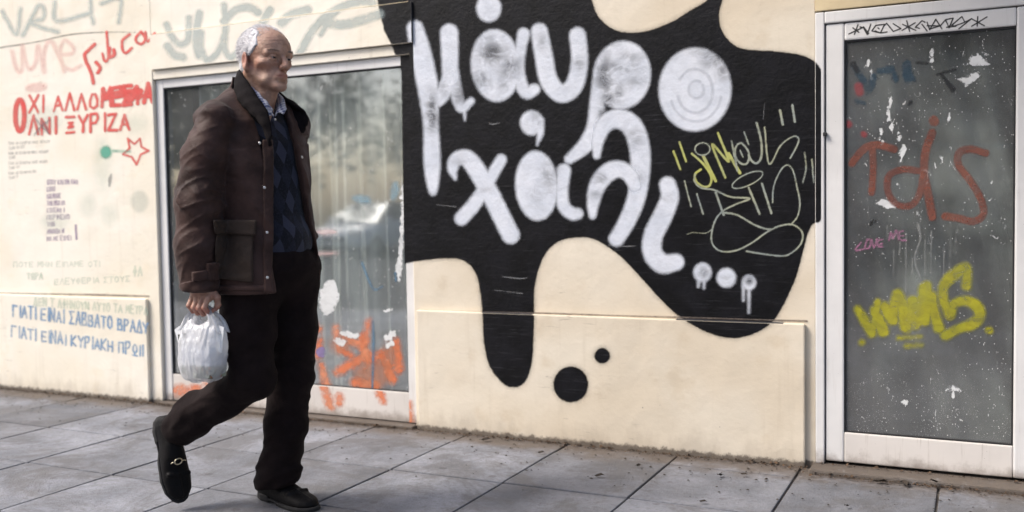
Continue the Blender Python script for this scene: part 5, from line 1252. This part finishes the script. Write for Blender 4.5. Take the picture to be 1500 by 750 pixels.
# white hatchback parked nose towards the shop
car = empty('parked_car', (-15.1, -18.6, -.13)); tag(car, 'white hatchback parked nose-in across the road under the trees', 'car')
M['carpaint'] = simple('white_car_paint', (.80, .81, .82), .22, .02, Coat_Weight=.6)
M['carglass'] = simple('car_glass', (.03, .04, .05), .06, .05); M['tyre'] = simple('tyre_rubber', (.02, .02, .02), .85); M['rim'] = simple('alloy_rim', (.5, .5, .52), .3, Metallic=.9)
sec = [(-2.0, .35, .80, .78), (-1.95, .30, 1.0, .80), (-1.2, .28, 1.02, .86), (.3, .28, 1.0, .87), (1.2, .28, .93, .86), (1.8, .30, .78, .80), (2.02, .36, .62, .70)]
V = []; Fc = []
for (y_, zb, zt, w_) in sec:
    for (a, b) in ((-1, 0), (-1.02, .35), (-1.0, .8), (-.86, 1), (.86, 1), (1.0, .8), (1.02, .35), (1, 0)): V.append((w_*a, y_, zb+(zt-zb)*b))
for i in range(len(sec)-1):
    for k in range(8): a = i*8+k; b = i*8+(k+1) % 8; Fc.append((a, b, b+8, a+8))
Fc.append(tuple(range(7, -1, -1))); Fc.append(tuple(range(len(V)-8, len(V))))
o = mesh_obj('body', V, Fc, M['carpaint'], car, True); md = o.modifiers.new('b', 'BEVEL'); md.width = .04; md.segments = 2
def frust(name, x0, x1, y0, y1, z0, z1, ins, mtl, par):
    V = [(x0, y0, z0), (x1, y0, z0), (x1, y1, z0), (x0, y1, z0), (x0+ins, y0+.35, z1), (x1-ins, y0+.35, z1), (x1-ins, y1-.75, z1), (x0+ins, y1-.75, z1)]
    return mesh_obj(name, V, [(3, 2, 1, 0), (4, 5, 6, 7), (0, 1, 5, 4), (1, 2, 6, 5), (2, 3, 7, 6), (3, 0, 4, 7)], mtl, par)
frust('windows', -.78, .78, -1.85, 1.15, .96, 1.44, .16, M['carglass'], car); box('roof', -.60, .60, -1.45, .38, 1.441, 1.48, M['carpaint'], car, .02)
box('grille', -.42, .42, 2.0, 2.035, .44, .60, M['tyre'], car, .01); box('number_plate', -.26, .26, 2.036, 2.05, .40, .50, simple('plate_white', (.75, .75, .75), .5), car, .003)
for s in (-1, 1):
    box('headlight', s*.62-.13, s*.62+.13, 1.90, 2.0, .60, .72, M['rim'], car, .02); box('mirror', s*.95-.08, s*.95+.08, .75, .87, .95, 1.07, M['carpaint'], car, .02)
    for y_ in (-1.3, 1.3):
        bm = bmesh.new(); bmesh.ops.create_cone(bm, cap_ends=True, segments=24, radius1=.31, radius2=.31, depth=.2); bmesh.ops.rotate(bm, cent=(0, 0, 0), matrix=Matrix.Rotation(pi/2, 3, 'Y'), verts=bm.verts)
        wh = bm_obj('wheel', bm, M['tyre'], car); wh.location = (s*.80, y_, .31)
        bm = bmesh.new(); bmesh.ops.create_cone(bm, cap_ends=True, segments=20, radius1=.19, radius2=.17, depth=.22); bmesh.ops.rotate(bm, cent=(0, 0, 0), matrix=Matrix.Rotation(pi/2, 3, 'Y'), verts=bm.verts); bm_obj('rim', bm, M['rim'], wh)
# ------------------------------------------------------------------ litter along the foot of the wall
M['litter'] = simple('dead_leaf_litter', (.075, .045, .026), .95, .6, 60)
M['stem'] = simple('dark_dead_leaf', (.030, .022, .016), .9, .4, 90)
rr = random.Random(12)
V = []; Fc = []
for i in range(5200):
    x = rr.uniform(-7.5, 1.6)
    door_z = DXL-.03 < x < DXR+.3; win_z = WXL < x < WXR+.02
    y = -.024-abs(rr.gauss(0, .024)); z = .0
    if door_z: y = -.107-abs(rr.gauss(0, .020)) if rr.random() < .75 else rr.uniform(-.02, .0)-.006; z = .0 if y < -.1 else .018
    elif win_z: y = -.037-abs(rr.gauss(0, .018))
    elif -.60 < x < -.56: y = rr.uniform(-.08, 0)
    s = rr.uniform(.0015, .0055)*(1.8 if rr.random() < .12 else 1); a = rr.uniform(0, 6.28); b = len(V); t1 = rr.uniform(-.8, .8)
    u = np.array((cos(a), sin(a), t1*.4)); v = np.array((-sin(a), cos(a), rr.uniform(-.6, .6)))*.6; c = np.array((x, y, z+s*.7+rr.random()*.004))
    V += [c-u*s, c+v*s+(0, 0, s*.5), c+u*s, c-v*s]; Fc.append((b, b+1, b+2, b+3))
lit = mesh_obj('leaf_litter', V, Fc, M['litter']); tag(lit, 'brown crumbs of dead leaf and grit along the foot of the wall', 'litter', kind='stuff')
V = []; Fc = []
for i in range(620):
    x = rr.uniform(-6, 1.2); y = -.05-abs(rr.gauss(0, .28)); s = rr.uniform(.002, .0075); b = len(V); a = rr.uniform(0, 6.28)
    pale = rr.random() < .3
    for k in range(5): V.append((x+s*cos(a+k*1.256)*rr.uniform(.6, 1.2), y+s*sin(a+k*1.256)*rr.uniform(.5, 1), .0035))
    V.append((x, y, .0035+s*.5)); Fc += [(b+k, b+(k+1) % 5, b+5) for k in range(5)]
gr = mesh_obj('grit', V, Fc, M['stem']); tag(gr, 'dark grit and specks scattered on the paving near the wall', 'grit', kind='stuff')
bm = bmesh.new(); ng = 7
pts = [(-.5, 0), (-.36, .16), (-.1, .26), (.2, .20), (.5, .02), (.18, -.20), (-.12, -.24), (-.38, -.13)]
vv = [bm.verts.new((a, b, .10*abs(b)/.26+.06*sin(a*7))) for a, b in pts]; mid = [bm.verts.new((a, 0, -.03+.05*sin(a*5))) for a in (-.28, 0, .28)]
for f in ((0, 1, 8), (1, 2, 8), (2, 9, 8), (2, 3, 9), (3, 10, 9), (3, 4, 10), (4, 5, 10), (5, 9, 10), (5, 6, 9), (6, 8, 9), (6, 7, 8), (7, 0, 8)):
    al = vv+mid; bm.faces.new([al[k] for k in f])
tube(bm, [(-.5, 0, 0), (-.62, .02, .03), (-.75, .06, .02)], .012, 5)
leaf0 = bm_obj('fallen_leaf', bm, M['stem']); first = True
for (px, py, s, lab) in ((712, 645, .046, 'dark curled dead leaf at the foot of the plinth, left half'), (793, 664, .034, 'small dark dead leaf at the near end of a paving joint'), (819, 651, .026, 'tiny dead leaf against the plinth'), (1054, 697, .040, 'flat dead leaf near the right end of the plinth'), (878, 698, .040, 'thin twig-like dead leaf left of the middle paving joint'),
                     (1240, 742, .030, 'brown dead leaf on the paving before the door'), (936, 683, .032, 'narrow dead leaf right of the plinth middle'), (195, 591, .045, 'dark red leaf by the left plinth panel'), (1090, 696, .028, 'dead leaf beside the cream strip left of the door'), (1290, 706, .055, 'large dead leaf in the gutter under the door step'), (1325, 709, .060, 'largest dead leaf lying against the door step'), (1368, 706, .040, 'dead leaf on top of the door step'), (1497, 705, .060, 'dark clump of leaf at the right foot of the door'), (1030, 736, .03, 'dead leaf lying out on the paving')):
    o = leaf0 if first else leaf0.copy()
    if not first: COL.objects.link(o)
    first = False
    P = hg(px, py, .022 if 'on top' in lab else .006); o.location = (P[0], P[1], P[2]+.004); o.scale = (s, s, s*1.2); o.rotation_euler = (rr.uniform(-.25, .25), rr.uniform(-.2, .2), rr.uniform(0, 6))
    tag(o, lab, 'leaf', 'dead leaves on the pavement')
